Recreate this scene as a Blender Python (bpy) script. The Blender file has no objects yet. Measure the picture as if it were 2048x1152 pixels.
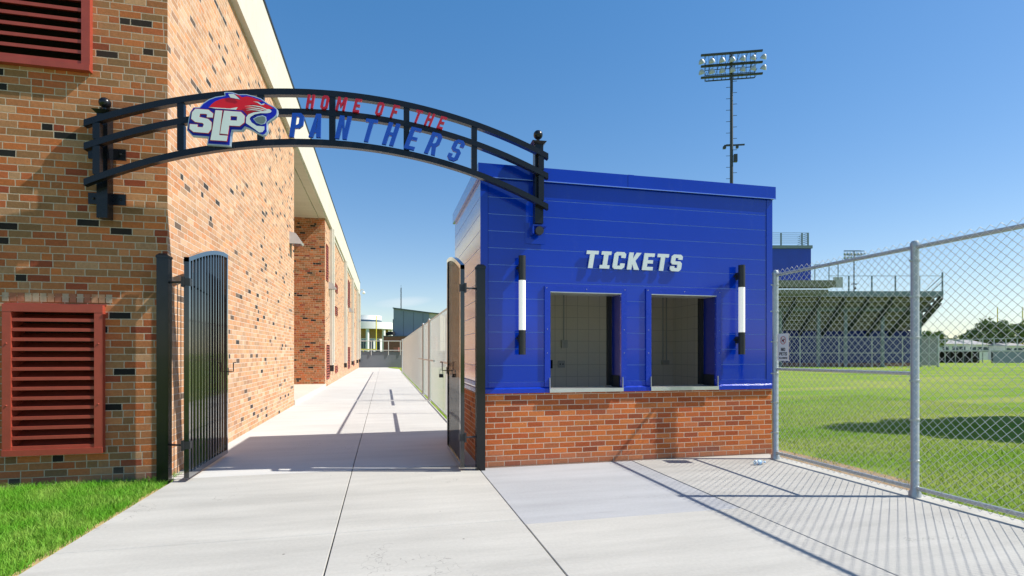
import bpy, bmesh, math, random
import numpy as np
from mathutils import Vector, Matrix
from mathutils.geometry import tessellate_polygon
random.seed(7)
rng = np.random.default_rng(7)
R = math.radians
C = bpy.context.scene.collection
SC = bpy.context.scene

# ------------------------------------------------------------ camera, sky, sun, exposure
cam = bpy.data.objects.new('camera', bpy.data.cameras.new('camera'))
C.objects.link(cam)
cam.location = (0, 0, 1.4)
YAW = math.atan(256 / 1080.0)
cam.rotation_euler = (R(90), 0, -YAW)
cam.data.sensor_width = 36
cam.data.lens = 1080 / 2048 * 36
cam.data.shift_y = 130 / 2048
cam.data.clip_start = 0.05
cam.data.clip_end = 3000
SC.camera = cam

SUN_EL = R(47.5)
SUN_DIR = Vector((0.9701 * math.cos(SUN_EL), -0.2425 * math.cos(SUN_EL), math.sin(SUN_EL)))
sun = bpy.data.objects.new('sun', bpy.data.lights.new('sun', 'SUN'))
sun.data.energy = 5.0
sun.data.angle = R(0.5)
sun.data.color = (1.0, 0.95, 0.86)
sun.rotation_euler = SUN_DIR.to_track_quat('Z', 'Y').to_euler()
C.objects.link(sun)

world = bpy.data.worlds.new('World')
SC.world = world
world.use_nodes = True
wn = world.node_tree
bg = wn.nodes['Background']
sky = wn.nodes.new('ShaderNodeTexSky')
sky.sky_type = 'NISHITA'
sky.sun_disc = False
sky.sun_elevation = SUN_EL
sky.sun_rotation = math.atan2(SUN_DIR.x, SUN_DIR.y)
sky.air_density = 1.0
sky.dust_density = 0.25
sky.ozone_density = 2.0
hsv = wn.nodes.new('ShaderNodeHueSaturation')
hsv.inputs['Hue'].default_value = 0.511
hsv.inputs['Saturation'].default_value = 1.40
hsv.inputs['Value'].default_value = 1.32
wn.links.new(sky.outputs[0], hsv.inputs['Color'])
gam = wn.nodes.new('ShaderNodeGamma')
gam.inputs[1].default_value = 0.70
wn.links.new(hsv.outputs[0], gam.inputs[0])
# one faint wisp of cirrus low in the north
wtc = wn.nodes.new('ShaderNodeTexCoord'); wsx = wn.nodes.new('ShaderNodeSeparateXYZ'); wn.links.new(wtc.outputs['Generated'], wsx.inputs[0])
def wm(op, a, b=0.0):
    x = wn.nodes.new('ShaderNodeMath'); x.operation = op
    for i, v in enumerate((a, b)):
        if hasattr(v, 'node'): wn.links.new(v, x.inputs[i])
        else: x.inputs[i].default_value = v
    return x.outputs[0]
wnz = wn.nodes.new('ShaderNodeTexNoise'); wnz.inputs['Scale'].default_value = 14; wnz.inputs['Detail'].default_value = 6
wmp = wn.nodes.new('ShaderNodeMapping'); wmp.inputs['Scale'].default_value = (1, 1, 7); wn.links.new(wtc.outputs['Generated'], wmp.inputs[0]); wn.links.new(wmp.outputs[0], wnz.inputs['Vector'])
ax = wm('DIVIDE', wm('SUBTRACT', wm('DIVIDE', wsx.outputs[0], wm('MAXIMUM', wsx.outputs[1], .05)), .035), .055)
az = wm('DIVIDE', wm('SUBTRACT', wsx.outputs[2], wm('ADD', .092, wm('MULTIPLY', ax, .006))), .010)
wf_ = wm('MULTIPLY', wm('MAXIMUM', wm('SUBTRACT', 1.0, wm('ADD', wm('MULTIPLY', ax, ax), wm('MULTIPLY', az, az))), 0.0), wm('MULTIPLY', wnz.outputs[0], .5))
wmix = wn.nodes.new('ShaderNodeMix'); wmix.data_type = 'RGBA'; wn.links.new(wf_, wmix.inputs[0]); wn.links.new(gam.outputs[0], wmix.inputs[6]); wmix.inputs[7].default_value = (5, 5, 5.1, 1)
wn.links.new(wmix.outputs[2], bg.inputs['Color'])
bg.inputs['Strength'].default_value = 0.15
SC.view_settings.view_transform = 'Standard'
SC.view_settings.look = 'None'
SC.view_settings.exposure = 0.45
SC.view_settings.gamma = 1.0

# ------------------------------------------------------------ materials
class NT:
    def __init__(s, name):
        s.m = bpy.data.materials.new(name); s.m.use_nodes = True
        s.t = s.m.node_tree; s.b = s.t.nodes['Principled BSDF']
    def n(s, typ, **kw):
        x = s.t.nodes.new(typ)
        for k, v in kw.items(): setattr(x, k, v)
        return x
    def l(s, a, b): s.t.links.new(a, b)
    def val(s, x, v):
        if hasattr(v, 'node'): s.l(v, x)
        else: x.default_value = v
    def math(s, op, a, b=0.0, c=None):
        x = s.n('ShaderNodeMath', operation=op)
        s.val(x.inputs[0], a); s.val(x.inputs[1], b)
        if c is not None: s.val(x.inputs[2], c)
        return x.outputs[0]
    def mix(s, f, a, b):
        x = s.n('ShaderNodeMix', data_type='RGBA')
        s.val(x.inputs[0], f)
        for i, v in ((6, a), (7, b)):
            if hasattr(v, 'node'): s.l(v, x.inputs[i])
            else: x.inputs[i].default_value = (*v, 1) if len(v) == 3 else v
        return x.outputs[2]
    def noise(s, vec, scale, detail=4, rough=.5):
        x = s.n('ShaderNodeTexNoise'); x.inputs['Scale'].default_value = scale
        x.inputs['Detail'].default_value = detail; x.inputs['Roughness'].default_value = rough
        if vec is not None: s.l(vec, x.inputs['Vector'])
        return x.outputs[0]
    def ramp(s, f, stops, mode='LINEAR'):
        x = s.n('ShaderNodeValToRGB'); x.color_ramp.interpolation = mode
        el = x.color_ramp.elements
        while len(el) < len(stops): el.new(0.5)
        for e, (p, c) in zip(el, stops):
            e.position = p; e.color = (*c, 1) if len(c) == 3 else c
        s.l(f, x.inputs[0]); return x.outputs[0]
    def bump(s, h, strength=.3, dist=.01):
        x = s.n('ShaderNodeBump'); x.inputs['Strength'].default_value = strength
        x.inputs['Distance'].default_value = dist; s.l(h, x.inputs['Height'])
        s.l(x.outputs[0], s.b.inputs['Normal'])
    def pos(s): return s.n('ShaderNodeNewGeometry').outputs['Position']
    def obj(s): return s.n('ShaderNodeTexCoord').outputs['Object']

def plain(name, col, rough=.5, metal=0, var=.12, scale=6, bump=0, spec=None, coat=0):
    t = NT(name); v = t.obj()
    n1 = t.noise(v, scale, 5); dark = tuple(c * (1 - var) for c in col); lite = tuple(min(1, c * (1 + var)) for c in col)
    t.l(t.mix(n1, dark, lite), t.b.inputs['Base Color'])
    t.l(t.math('ADD', t.math('MULTIPLY', t.noise(v, scale * 3, 3), .2), rough - .1), t.b.inputs['Roughness'])
    t.b.inputs['Metallic'].default_value = metal
    if spec is not None: t.b.inputs['Specular IOR Level'].default_value = spec
    if coat: t.b.inputs['Coat Weight'].default_value = coat; t.b.inputs['Coat Roughness'].default_value = .05
    if bump: t.bump(t.noise(v, scale * 8, 4), bump, .01)
    return t.m

def brick(name, course, length, palette, mortar, halves=0.0, joint=.0105, dirt=True, rough=.85):
    t = NT(name); p = t.pos()
    sx = t.n('ShaderNodeSeparateXYZ'); t.l(p, sx.inputs[0])
    nn = t.n('ShaderNodeSeparateXYZ'); t.l(t.n('ShaderNodeNewGeometry').outputs['True Normal'], nn.inputs[0])
    isy = t.math('GREATER_THAN', t.math('ABSOLUTE', nn.outputs[1]), .5)
    # wobble: laid bricks are not ruler straight
    u = t.math('ADD', t.math('MULTIPLY', isy, sx.outputs[0]), t.math('MULTIPLY', t.math('SUBTRACT', 1.0, isy), t.math('ADD', sx.outputs[1], 13.37)))
    wob = t.math('MULTIPLY', t.math('SUBTRACT', t.noise(p, 9, 2), .5), .006)
    z = t.math('ADD', sx.outputs[2], wob)
    rowf = t.math('DIVIDE', z, course); row = t.math('FLOOR', rowf); rf = t.math('SUBTRACT', rowf, row)
    def wn(a, b, seed):
        c = t.n('ShaderNodeCombineXYZ'); t.l(a, c.inputs[0]); t.l(b, c.inputs[1]); c.inputs[2].default_value = seed
        w = t.n('ShaderNodeTexWhiteNoise'); w.noise_dimensions = '3D'; t.l(c.outputs[0], w.inputs['Vector']); return w.outputs['Value']
    zero = t.math('MULTIPLY', row, 0.0)
    par = t.math('MULTIPLY', t.math('MODULO', t.math('ADD', row, 200.0), 2.0), .5)
    off = t.math('ADD', par, t.math('MULTIPLY', wn(row, zero, 3.1), .12 if halves == 0 else .3))
    colf = t.math('ADD', t.math('DIVIDE', t.math('ADD', u, wob), length), off)
    col = t.math('FLOOR', colf); cf = t.math('SUBTRACT', colf, col)
    jx = joint / length; jz = joint / course
    if halves > 0:
        ish = t.math('LESS_THAN', wn(row, col, 9.7), halves)
        c2 = t.math('MULTIPLY', cf, 2.0); half = t.math('FLOOR', c2); f2 = t.math('DIVIDE', t.math('SUBTRACT', c2, half), 2.0)
        cf2 = t.math('ADD', t.math('MULTIPLY', ish, f2), t.math('MULTIPLY', t.math('SUBTRACT', 1.0, ish), cf))
        wid = t.math('SUBTRACT', 1.0, t.math('MULTIPLY', ish, .5))
        cid = t.math('ADD', col, t.math('MULTIPLY', t.math('MULTIPLY', ish, half), .5))
    else:
        cf2 = cf; wid = 1.0; cid = col
    ex = t.math('MINIMUM', cf2, t.math('SUBTRACT', wid, cf2)); ez = t.math('MINIMUM', rf, t.math('SUBTRACT', 1.0, rf))
    dx = t.math('MULTIPLY', ex, length); dz = t.math('MULTIPLY', ez, course)
    e = t.math('MINIMUM', dx, dz)
    e = t.math('ADD', e, t.math('MULTIPLY', t.math('SUBTRACT', t.noise(p, 70, 4, .7), .5), .0075))
    mr = t.n('ShaderNodeMapRange'); mr.inputs['From Min'].default_value = joint * .35; mr.inputs['From Max'].default_value = joint * .62
    t.l(e, mr.inputs['Value']); mask = mr.outputs[0]
    pal = t.ramp(wn(row, cid, 1.3), palette, 'CONSTANT')
    v2 = wn(row, cid, 5.5)
    fine = t.noise(p, 38, 8, .8)
    shade = t.math('ADD', t.math('MULTIPLY', v2, .34), t.math('MULTIPLY', t.math('SUBTRACT', fine, .1), 1.1))
    hs = t.n('ShaderNodeHueSaturation'); t.l(pal, hs.inputs['Color']); t.l(t.math('ADD', shade, .38), hs.inputs['Value'])
    bc = hs.outputs[0]
    mo = t.mix(t.noise(p, 30, 4), tuple(c * .82 for c in mortar), mortar)
    fin = t.mix(mask, mo, bc)
    big = t.noise(p, .9, 4)
    fin2 = t.mix(t.math('MULTIPLY', t.math('SUBTRACT', big, .48), .5), fin, (.22, .12, .07)) if dirt else fin
    if dirt:   # splash stain near the footing
        st = t.n('ShaderNodeMapRange'); st.inputs['From Min'].default_value = .32; st.inputs['From Max'].default_value = .0
        t.l(t.math('ADD', sx.outputs[2], t.math('MULTIPLY', t.noise(p, 1.6, 4), .3)), st.inputs['Value'])
        fin2 = t.mix(t.math('MULTIPLY', st.outputs[0], .8), fin2, (.23, .17, .14))
    t.l(fin2, t.b.inputs['Base Color'])
    t.b.inputs['Roughness'].default_value = rough; t.b.inputs['Specular IOR Level'].default_value = .2
    hgt = t.math('ADD', t.math('MULTIPLY', mask, .7), t.math('MULTIPLY', fine, .5))
    t.bump(hgt, .55, .008)
    return t.m

M = {}
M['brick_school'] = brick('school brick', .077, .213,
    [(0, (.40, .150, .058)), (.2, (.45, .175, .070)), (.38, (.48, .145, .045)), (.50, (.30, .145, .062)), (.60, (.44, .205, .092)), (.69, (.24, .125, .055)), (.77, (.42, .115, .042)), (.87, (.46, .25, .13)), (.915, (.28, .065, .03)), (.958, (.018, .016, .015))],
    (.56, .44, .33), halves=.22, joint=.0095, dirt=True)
M['brick_sunlit'] = brick('school brick sunlit tone', .077, .213,  # same brick as the front; sunlit paleness put into the palette
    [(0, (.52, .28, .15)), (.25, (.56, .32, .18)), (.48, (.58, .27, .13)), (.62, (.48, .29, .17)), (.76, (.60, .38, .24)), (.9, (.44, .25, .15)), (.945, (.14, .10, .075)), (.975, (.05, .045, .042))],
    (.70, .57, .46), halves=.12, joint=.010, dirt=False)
M['brick_booth'] = brick('booth brick', .0677, .207,
    [(0, (.50, .125, .036)), (.3, (.56, .150, .038)), (.5, (.42, .095, .030)), (.65, (.60, .18, .05)), (.82, (.50, .15, .055)), (.93, (.34, .085, .035))],
    (.70, .52, .38), joint=.0095)
M['brick_far'] = plain('far dark brick', (.24, .1, .07), .9, var=.3, scale=3)

def concrete(name, col, seed=0, stain=.25, streak=True):
    t = NT(name); p = t.pos()
    mp = t.n('ShaderNodeMapping'); mp.inputs['Location'].default_value = (seed, seed * 2, 0); mp.inputs['Scale'].default_value = (.35, 2.2, 1)
    t.l(p, mp.inputs[0])
    a = t.noise(mp.outputs[0], 1.6, 6, .6); b = t.noise(p, 38, 5, .7); c = t.noise(p, .55, 4)
    broom = t.n('ShaderNodeTexWave'); broom.wave_type = 'BANDS'; broom.bands_direction = 'Y'; broom.inputs['Scale'].default_value = 40
    broom.inputs['Distortion'].default_value = 3; t.l(p, broom.inputs[0])
    f = t.math('ADD', t.math('MULTIPLY', a, .55), t.math('ADD', t.math('MULTIPLY', b, .3), t.math('MULTIPLY', c, .35)))
    base = t.mix(t.math('MULTIPLY', t.math('SUBTRACT', f, .34), 2.1), tuple(x * (1 - stain) for x in col), tuple(min(1, x * 1.06) for x in col))
    spots = t.n('ShaderNodeTexVoronoi'); spots.inputs['Scale'].default_value = 2.3; t.l(p, spots.inputs['Vector'])
    sp = t.math('LESS_THAN', spots.outputs['Distance'], .022)
    base = t.mix(t.math('MULTIPLY', sp, .75), base, (.08, .07, .06))
    # scuffs and tyre-like drag marks
    mp2 = t.n('ShaderNodeMapping'); mp2.inputs['Rotation'].default_value = (0, 0, .35); mp2.inputs['Scale'].default_value = (.5, 3.5, 1); t.l(p, mp2.inputs[0])
    sc = t.noise(mp2.outputs[0], 1.3, 7, .65)
    scf = t.n('ShaderNodeMapRange'); scf.inputs['From Min'].default_value = .60; scf.inputs['From Max'].default_value = .72; t.l(sc, scf.inputs['Value'])
    base = t.mix(t.math('MULTIPLY', scf.outputs[0], .38), base, tuple(x * .62 for x in col))
    # hairline marks and fine aggregate speckle
    ln_ = t.math('LESS_THAN', t.math('ABSOLUTE', t.math('SUBTRACT', t.noise(p, .9, 5, .6), .5)), .0016)
    lm = t.math('GREATER_THAN', t.noise(p, .45, 2), .56)
    base = t.mix(t.math('MULTIPLY', t.math('MULTIPLY', ln_, lm), .45), base, tuple(x * .35 for x in col))
    spk = t.math('GREATER_THAN', t.noise(p, 85, 3, .8), .66)
    base = t.mix(t.math('MULTIPLY', spk, .22), base, tuple(x * .5 for x in col))
    t.l(base, t.b.inputs['Base Color']); t.b.inputs['Roughness'].default_value = .82
    t.bump(t.math('ADD', t.math('MULTIPLY', broom.outputs[1], .35), b), .25, .004)
    return t.m
M['conc'] = concrete('apron concrete', (.485, .472, .432), 0, .36)
M['conc_walk'] = concrete('walk concrete', (.56, .555, .53), 5, .24)
M['conc_grey'] = concrete('patch concrete', (.40, .408, .42), 9, .32)
M['conc_wall'] = concrete('wall concrete', (.15, .17, .20), 3, .2)
M['fascia'] = concrete('fascia concrete', (.62, .58, .5), 12, .16)
M['joint'] = plain('joint dirt', (.05, .042, .035), .95, var=.4, scale=20)

def grass_ground():
    t = NT('turf ground'); p = t.pos()
    a = t.noise(p, .16, 5, .6); b = t.noise(p, 2.2, 6, .7); c = t.noise(p, 30, 4, .8)
    mp = t.n('ShaderNodeMapping'); mp.inputs['Rotation'].default_value = (0, 0, YAW); mp.inputs['Scale'].default_value = (.05, .55, 1); t.l(p, mp.inputs[0])
    band = t.noise(mp.outputs[0], 1.0, 3)
    g = t.mix(b, (.09, .19, .008), (.22, .36, .018))
    g = t.mix(t.math('MULTIPLY', c, .7), g, (.13, .25, .012))
    dry = t.math('MULTIPLY', t.math('SUBTRACT', t.math('ADD', t.math('MULTIPLY', band, .75), t.math('MULTIPLY', a, .45)), .52), 4.5)
    dc = t.n('ShaderNodeClamp'); t.l(dry, dc.inputs[0])
    g = t.mix(t.math('MULTIPLY', dc.outputs[0], .62), g, (.42, .38, .12))
    t.l(g, t.b.inputs['Base Color']); t.b.inputs['Roughness'].default_value = .95
    t.b.inputs['Specular IOR Level'].default_value = .15
    t.bump(t.math('ADD', c, b), .8, .04)
    return t.m
M['turf'] = grass_ground()
def blade_mat(name, c0, c1, c2):
    t = NT(name); p = t.pos()
    w = t.noise(p, 55, 2, .8); b = t.noise(p, 3.2, 4)
    g = t.mix(w, c0, c1); g = t.mix(t.math('MULTIPLY', t.math('SUBTRACT', b, .42), 2.2), g, c2)
    t.l(g, t.b.inputs['Base Color']); t.b.inputs['Roughness'].default_value = .55
    t.b.inputs['Specular IOR Level'].default_value = .12
    t.b.inputs['Subsurface Weight'].default_value = 0
    return t.m
M['blade'] = blade_mat('lawn blade', (.05, .19, .010), (.17, .43, .03), (.32, .44, .09))
M['blade2'] = blade_mat('field blade', (.11, .24, .008), (.25, .40, .02), (.32, .38, .06))
def leaf_mat(name, a, b):
    t = NT(name); p = t.pos(); w = t.noise(p, 1.1, 4, .7); w2 = t.noise(p, 9, 2)
    t.l(t.mix(t.math('MULTIPLY', t.math('ADD', w, w2), .55), a, b), t.b.inputs['Base Color']); t.b.inputs['Roughness'].default_value = .7
    return t.m
M['leaf'] = leaf_mat('leaf green', (.08, .14, .03), (.22, .30, .07))
M['leaf2'] = leaf_mat('leaf dark', (.07, .12, .035), (.18, .25, .07))
M['bark'] = plain('bark', (.12, .085, .06), .95, var=.3, bump=.4)

M['black'] = plain('black powder coat', (.007, .008, .011), .3, var=.25, scale=14, spec=.35, coat=.1)
M['black_gate'] = plain('glossy black paint', (.006, .0065, .008), .2, var=.2, scale=10, spec=.4, coat=.15)
M['black_leaf'] = plain('gloss gate paint', (.008, .009, .011), .14, var=.15, scale=10, coat=1.0)
M['black_matt'] = plain('black fixture', (.02, .02, .022), .45)
def clad():
    t = NT('blue metal cladding'); p = t.pos()
    a = t.noise(p, 1.3, 4); b = t.noise(p, 18, 5, .7)
    sm = t.n('ShaderNodeMapping'); sm.inputs['Scale'].default_value = (1.2, 1.2, .35); t.l(p, sm.inputs[0])
    du = t.n('ShaderNodeMapRange'); du.inputs['From Min'].default_value = .58; du.inputs['From Max'].default_value = .78; t.l(t.noise(sm.outputs[0], 4.5, 7, .7), du.inputs['Value'])
    t.l(t.mix(t.math('MULTIPLY', du.outputs[0], .16), t.mix(a, (.0004, .026, .36), (.0008, .038, .46)), (.12, .17, .42)), t.b.inputs['Base Color'])
    t.l(t.math('ADD', t.math('MULTIPLY', b, .06), .17), t.b.inputs['Roughness'])
    t.b.inputs['Specular IOR Level'].default_value = .1
    t.b.inputs['Coat Weight'].default_value = 1.0; t.b.inputs['Coat Roughness'].default_value = .09; t.b.inputs['Coat IOR'].default_value = 1.5
    t.bump(t.noise(p, 1.6, 3), .022, .03)
    return t.m
M['clad'] = clad()
M['blue_seam'] = plain('cladding joint edge', (.15, .27, .74), .3, var=.1)
M['blue_trim'] = plain('blue trim', (.002, .034, .42), .25, var=.1)
M['blue_dark'] = plain('dark blue steel', (.003, .016, .20), .5, var=.15)  # deeper, duller blue than the trim
M['steel'] = plain('brushed sill', (.62, .62, .58), .35, metal=.6, var=.1)
M['galv'] = plain('galvanised steel', (.46, .49, .5), .42, metal=.55, var=.2, scale=25)
M['wire'] = plain('chain link wire', (.72, .72, .69), .45, metal=.1, var=.15, scale=40)
M['wire_walk'] = plain('chain link wire walk', (.72, .73, .73), .5, metal=.05, var=.15, scale=40)
M['louver'] = plain('red louver paint', (.34, .055, .032), .42, var=.2, scale=9, bump=.08)
M['louver_dark'] = plain('louver interior', (.012, .006, .008), .8)
M['dark'] = plain('dark void', (.01, .01, .012), .9)
M['white'] = plain('white paint', (.78, .78, .76), .5, var=.05)
M['letter_white'] = plain('white letter face', (.66, .72, .70), .45, var=.05)
M['red_letter'] = plain('red letter face', (.42, .006, .025), .4, var=.08)
M['blue_letter'] = plain('blue letter face', (.004, .06, .40), .4, var=.08)
M['emb_blue'] = plain('emblem blue', (.004, .012, .42), .35, var=.08)
M['emb_navy'] = plain('emblem navy', (.006, .008, .30), .35, var=.08)
M['emb_edge'] = plain('emblem silver', (.42, .52, .62), .4, var=.05)
M['emb_red'] = plain('emblem red', (.66, .005, .012), .35, var=.06)
M['emb_grey'] = plain('emblem grey', (.14, .19, .19), .5, var=.15)
M['sign_red'] = plain('sign red', (.5, .02, .02), .5)
M['sign_black'] = plain('sign black', (.03, .03, .035), .5)
M['room'] = None
def cmu():
    t = NT('interior block'); p = t.pos(); sx = t.n('ShaderNodeSeparateXYZ'); t.l(p, sx.inputs[0])
    nn = t.n('ShaderNodeSeparateXYZ'); t.l(t.n('ShaderNodeNewGeometry').outputs['True Normal'], nn.inputs[0])
    isy = t.math('GREATER_THAN', t.math('ABSOLUTE', nn.outputs[1]), .5)
    u = t.math('ADD', t.math('MULTIPLY', isy, sx.outputs[0]), t.math('MULTIPLY', t.math('SUBTRACT', 1.0, isy), sx.outputs[1]))
    def ln(v):
        f = t.math('FRACT', t.math('DIVIDE', v, .203)); return t.math('MINIMUM', f, t.math('SUBTRACT', 1.0, f))
    e = t.math('LESS_THAN', t.math('MINIMUM', ln(u), ln(t.math('ADD', sx.outputs[2], .02))), .017)
    t.l(t.mix(e, t.mix(t.noise(p, 25, 4), (.82, .76, .66), (.87, .81, .71)), (.56, .52, .45)), t.b.inputs['Base Color'])
    t.b.inputs['Roughness'].default_value = .7; t.bump(t.math('SUBTRACT', t.noise(p, 60, 3), e), .3, .006)
    return t.m
M['room'] = cmu()
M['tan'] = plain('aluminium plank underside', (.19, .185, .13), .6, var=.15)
M['plank_shaded'] = plain('plank shade tone', (.11, .115, .085), .7, var=.15)  # darker copy of the plank tone, shade painted in for the treads
M['deck'] = plain('deck steel', (.19, .24, .26), .5, metal=.2, var=.12)
M['raker'] = plain('raker steel', (.04, .055, .05), .6)
M['yellow'] = plain('yellow goal paint', (.75, .6, .06), .45, var=.06)
M['metalgrey'] = plain('grey metal panels', (.22, .26, .32), .45, metal=.0, var=.12, scale=.4)
M['seamgrey'] = plain('panel seam', (.08, .1, .13), .5)
M['tanbrick'] = plain('tan brick', (.36, .22, .09), .9, var=.3, scale=4)
M['glass'] = plain('dark glazing', (.03, .07, .12), .12)
M['lampshell'] = plain('lamp reflector shell', (.42, .45, .48), .4, metal=.2)
M['towersteel'] = plain('tower steel', (.055, .06, .065), .55, metal=.3)
M['roofgrey'] = plain('house roof', (.33, .32, .31), .8)
M['lightgrey'] = plain('light grey housing', (.5, .5, .5), .45)
M['pinkbox'] = plain('red brown cabinet', (.36, .12, .1), .7)
def emis():
    t = NT('lamp tube lens'); t.b.inputs['Base Color'].default_value = (.85, .84, .8, 1)
    t.b.inputs['Emission Color'].default_value = (1, .94, .82, 1); t.b.inputs['Emission Strength'].default_value = .28
    t.b.inputs['Roughness'].default_value = .3
    return t.m
M['tube'] = emis()
def plastic():
    t = NT('clear bottle plastic'); t.b.inputs['Base Color'].default_value = (.8, .92, 1, 1); t.b.inputs['Roughness'].default_value = .08
    t.b.inputs['Transmission Weight'].default_value = .75; t.b.inputs['IOR'].default_value = 1.3
    return t.m
M['plastic'] = plastic()
M['bluelabel'] = plain('bottle label', (.35, .55, .8), .5)

# ------------------------------------------------------------ mesh helpers
ORG = {}
class MB:
    def __init__(s): s.v = []; s.f = []; s.m = []; s.cur = 0
    def add(s, vs, fs):
        o = len(s.v); s.v += [tuple(v) for v in vs]
        for f in fs: s.f.append(tuple(i + o for i in f)); s.m.append(s.cur)
        return s
    def box(s, x0, x1, y0, y1, z0, z1):
        return s.add([(x0,y0,z0),(x1,y0,z0),(x1,y1,z0),(x0,y1,z0),(x0,y0,z1),(x1,y0,z1),(x1,y1,z1),(x0,y1,z1)],
                     [(0,3,2,1),(4,5,6,7),(0,1,5,4),(1,2,6,5),(2,3,7,6),(3,0,4,7)])
    def bar(s, p, q, w, h, up=(0,0,1)):
        p = Vector(p); q = Vector(q); d = (q-p).normalized(); u = Vector(up)
        if abs(d.dot(u)) > .99: u = Vector((1,0,0))
        a = d.cross(u).normalized() * w/2; b = a.cross(d).normalized() * h/2
        vs = [p-a-b, p+a-b, p+a+b, p-a+b, q-a-b, q+a-b, q+a+b, q-a+b]
        return s.add(vs, [(0,1,2,3),(7,6,5,4),(0,4,5,1),(1,5,6,2),(2,6,7,3),(3,7,4,0)])
    def tube(s, pts, r, n=8, cap=True):
        pts = [Vector(p) for p in pts]; rs = r if isinstance(r, (list, tuple)) else [r]*len(pts)
        vs = []; ref = None
        for i, p in enumerate(pts):
            d = (pts[min(i+1, len(pts)-1)] - pts[max(i-1, 0)]).normalized()
            if ref is None: ref = Vector((0,0,1)) if abs(d.z) < .9 else Vector((1,0,0))
            a = d.cross(ref).normalized(); b = a.cross(d).normalized()
            for k in range(n):
                t = 2*math.pi*k/n; vs.append(p + (a*math.cos(t) + b*math.sin(t))*rs[i])
        fs = []
        for i in range(len(pts)-1):
            for k in range(n):
                k2 = (k+1) % n; fs.append((i*n+k, i*n+k2, (i+1)*n+k2, (i+1)*n+k))
        if cap: fs.append(tuple(range(n))[::-1]); fs.append(tuple((len(pts)-1)*n+k for k in range(n)))
        return s.add(vs, fs)
    def lathe(s, c, prof, n=16, axis='Z'):
        c = Vector(c); vs = []; fs = []
        for (r, h) in prof:
            for k in range(n):
                t = 2*math.pi*k/n; a, b = r*math.cos(t), r*math.sin(t)
                vs.append(c + (Vector((a,b,h)) if axis == 'Z' else Vector((h,a,b)) if axis == 'X' else Vector((a,h,b))))
        for i in range(len(prof)-1):
            for k in range(n):
                k2 = (k+1)%n; fs.append((i*n+k, i*n+k2, (i+1)*n+k2, (i+1)*n+k))
        return s.add(vs, fs)
    def sphere(s, c, r, n=16):
        return s.lathe(c, [(max(.0005, r*math.sin(math.pi*i/10)), -r*math.cos(math.pi*i/10)) for i in range(11)], n)
    def prism(s, outer, holes, fn, y0, y1):
        """polygon with holes; fn(x, z, y) -> 3-D point; front at y0, back at y1"""
        loops = [outer] + list(holes)
        flat = [p for l in loops for p in l]; n = len(flat)
        tris = tessellate_polygon([[Vector((p[0], p[1], 0)) for p in l] for l in loops])
        vs = [fn(p[0], p[1], y0) for p in flat] + [fn(p[0], p[1], y1) for p in flat]
        fs = [tuple(t) for t in tris] + [tuple(i+n for i in t)[::-1] for t in tris]
        o = 0
        for l in loops:
            k = len(l)
            for i in range(k):
                j = (i+1) % k; fs.append((o+i, o+j, n+o+j, n+o+i))
            o += k
        return s.add(vs, fs)
    def split(s, name, mat, parent=None, world=True, smooth=False):
        root = list(range(len(s.v)))
        def find(i):
            while root[i] != i: root[i] = root[root[i]]; i = root[i]
            return i
        for f in s.f:
            a = find(f[0])
            for j in f[1:]: root[find(j)] = a
        groups = {}
        for f, m in zip(s.f, s.m): groups.setdefault(find(f[0]), []).append((f, m))
        out = []
        for fs in groups.values():
            mb = MB(); idx = {}
            for f, m in fs:
                for i in f:
                    if i not in idx: idx[i] = len(mb.v); mb.v.append(s.v[i])
                mb.f.append(tuple(idx[i] for i in f)); mb.m.append(m)
            out.append(mb.build(name, mat, parent, world, smooth))
        return out
    def build(s, name, mat, parent=None, world=True, smooth=False):
        me = bpy.data.meshes.new(name)
        off = Vector((0,0,0))
        if parent is not None and world: off = ORG.get(parent.name, Vector((0,0,0)))
        me.from_pydata([tuple(Vector(v) - off) for v in s.v], [], s.f)
        mats = mat if isinstance(mat, list) else [mat]
        for m in mats: me.materials.append(m)
        if len(mats) > 1: me.polygons.foreach_set('material_index', s.m)
        if len(s.f) < 60000:
            b = bmesh.new(); b.from_mesh(me); bmesh.ops.recalc_face_normals(b, faces=b.faces); b.to_mesh(me); b.free()
        if smooth:
            me.polygons.foreach_set('use_smooth', [True]*len(me.polygons))
            try: me.set_sharp_from_angle(angle=R(40))
            except Exception: pass
        me.update()
        o = bpy.data.objects.new(name, me); C.objects.link(o)
        if parent is not None:
            o.parent = parent; ORG[o.name] = off
        return o

def tag(o, label=None, cat=None, group=None, kind=None):
    if label: o['label'] = label
    if cat: o['category'] = cat
    if group: o['group'] = group
    if kind: o['kind'] = kind
    return o
def thing(name, loc, label, cat, group=None, rz=0):
    o = bpy.data.objects.new(name, None); C.objects.link(o); o.location = loc; o.rotation_euler = (0,0,rz)
    o.empty_display_size = .2
    ORG[o.name] = Vector(loc)
    return tag(o, label, cat, group)
def copy_tree(o, parent=None):
    c = o.copy(); C.objects.link(c)
    if parent is not None: c.parent = parent
    for ch in [x for x in bpy.data.objects if x.parent == o]: copy_tree(ch, c)
    return c
def np_mesh(name, verts, faces, mat, parent=None, off=(0,0,0)):
    me = bpy.data.meshes.new(name); k = faces.shape[1]
    me.vertices.add(len(verts)); me.vertices.foreach_set('co', (verts - np.array(off)).astype(np.float32).ravel())
    me.loops.add(faces.size); me.loops.foreach_set('vertex_index', faces.astype(np.int32).ravel())
    me.polygons.add(len(faces)); me.polygons.foreach_set('loop_start', np.arange(0, faces.size, k, dtype=np.int32))
    me.polygons.foreach_set('loop_total', np.full(len(faces), k, dtype=np.int32))
    me.materials.append(mat); me.update(calc_edges=True)
    o = bpy.data.objects.new(name, me); C.objects.link(o)
    if parent is not None: o.parent = parent
    return o

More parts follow.
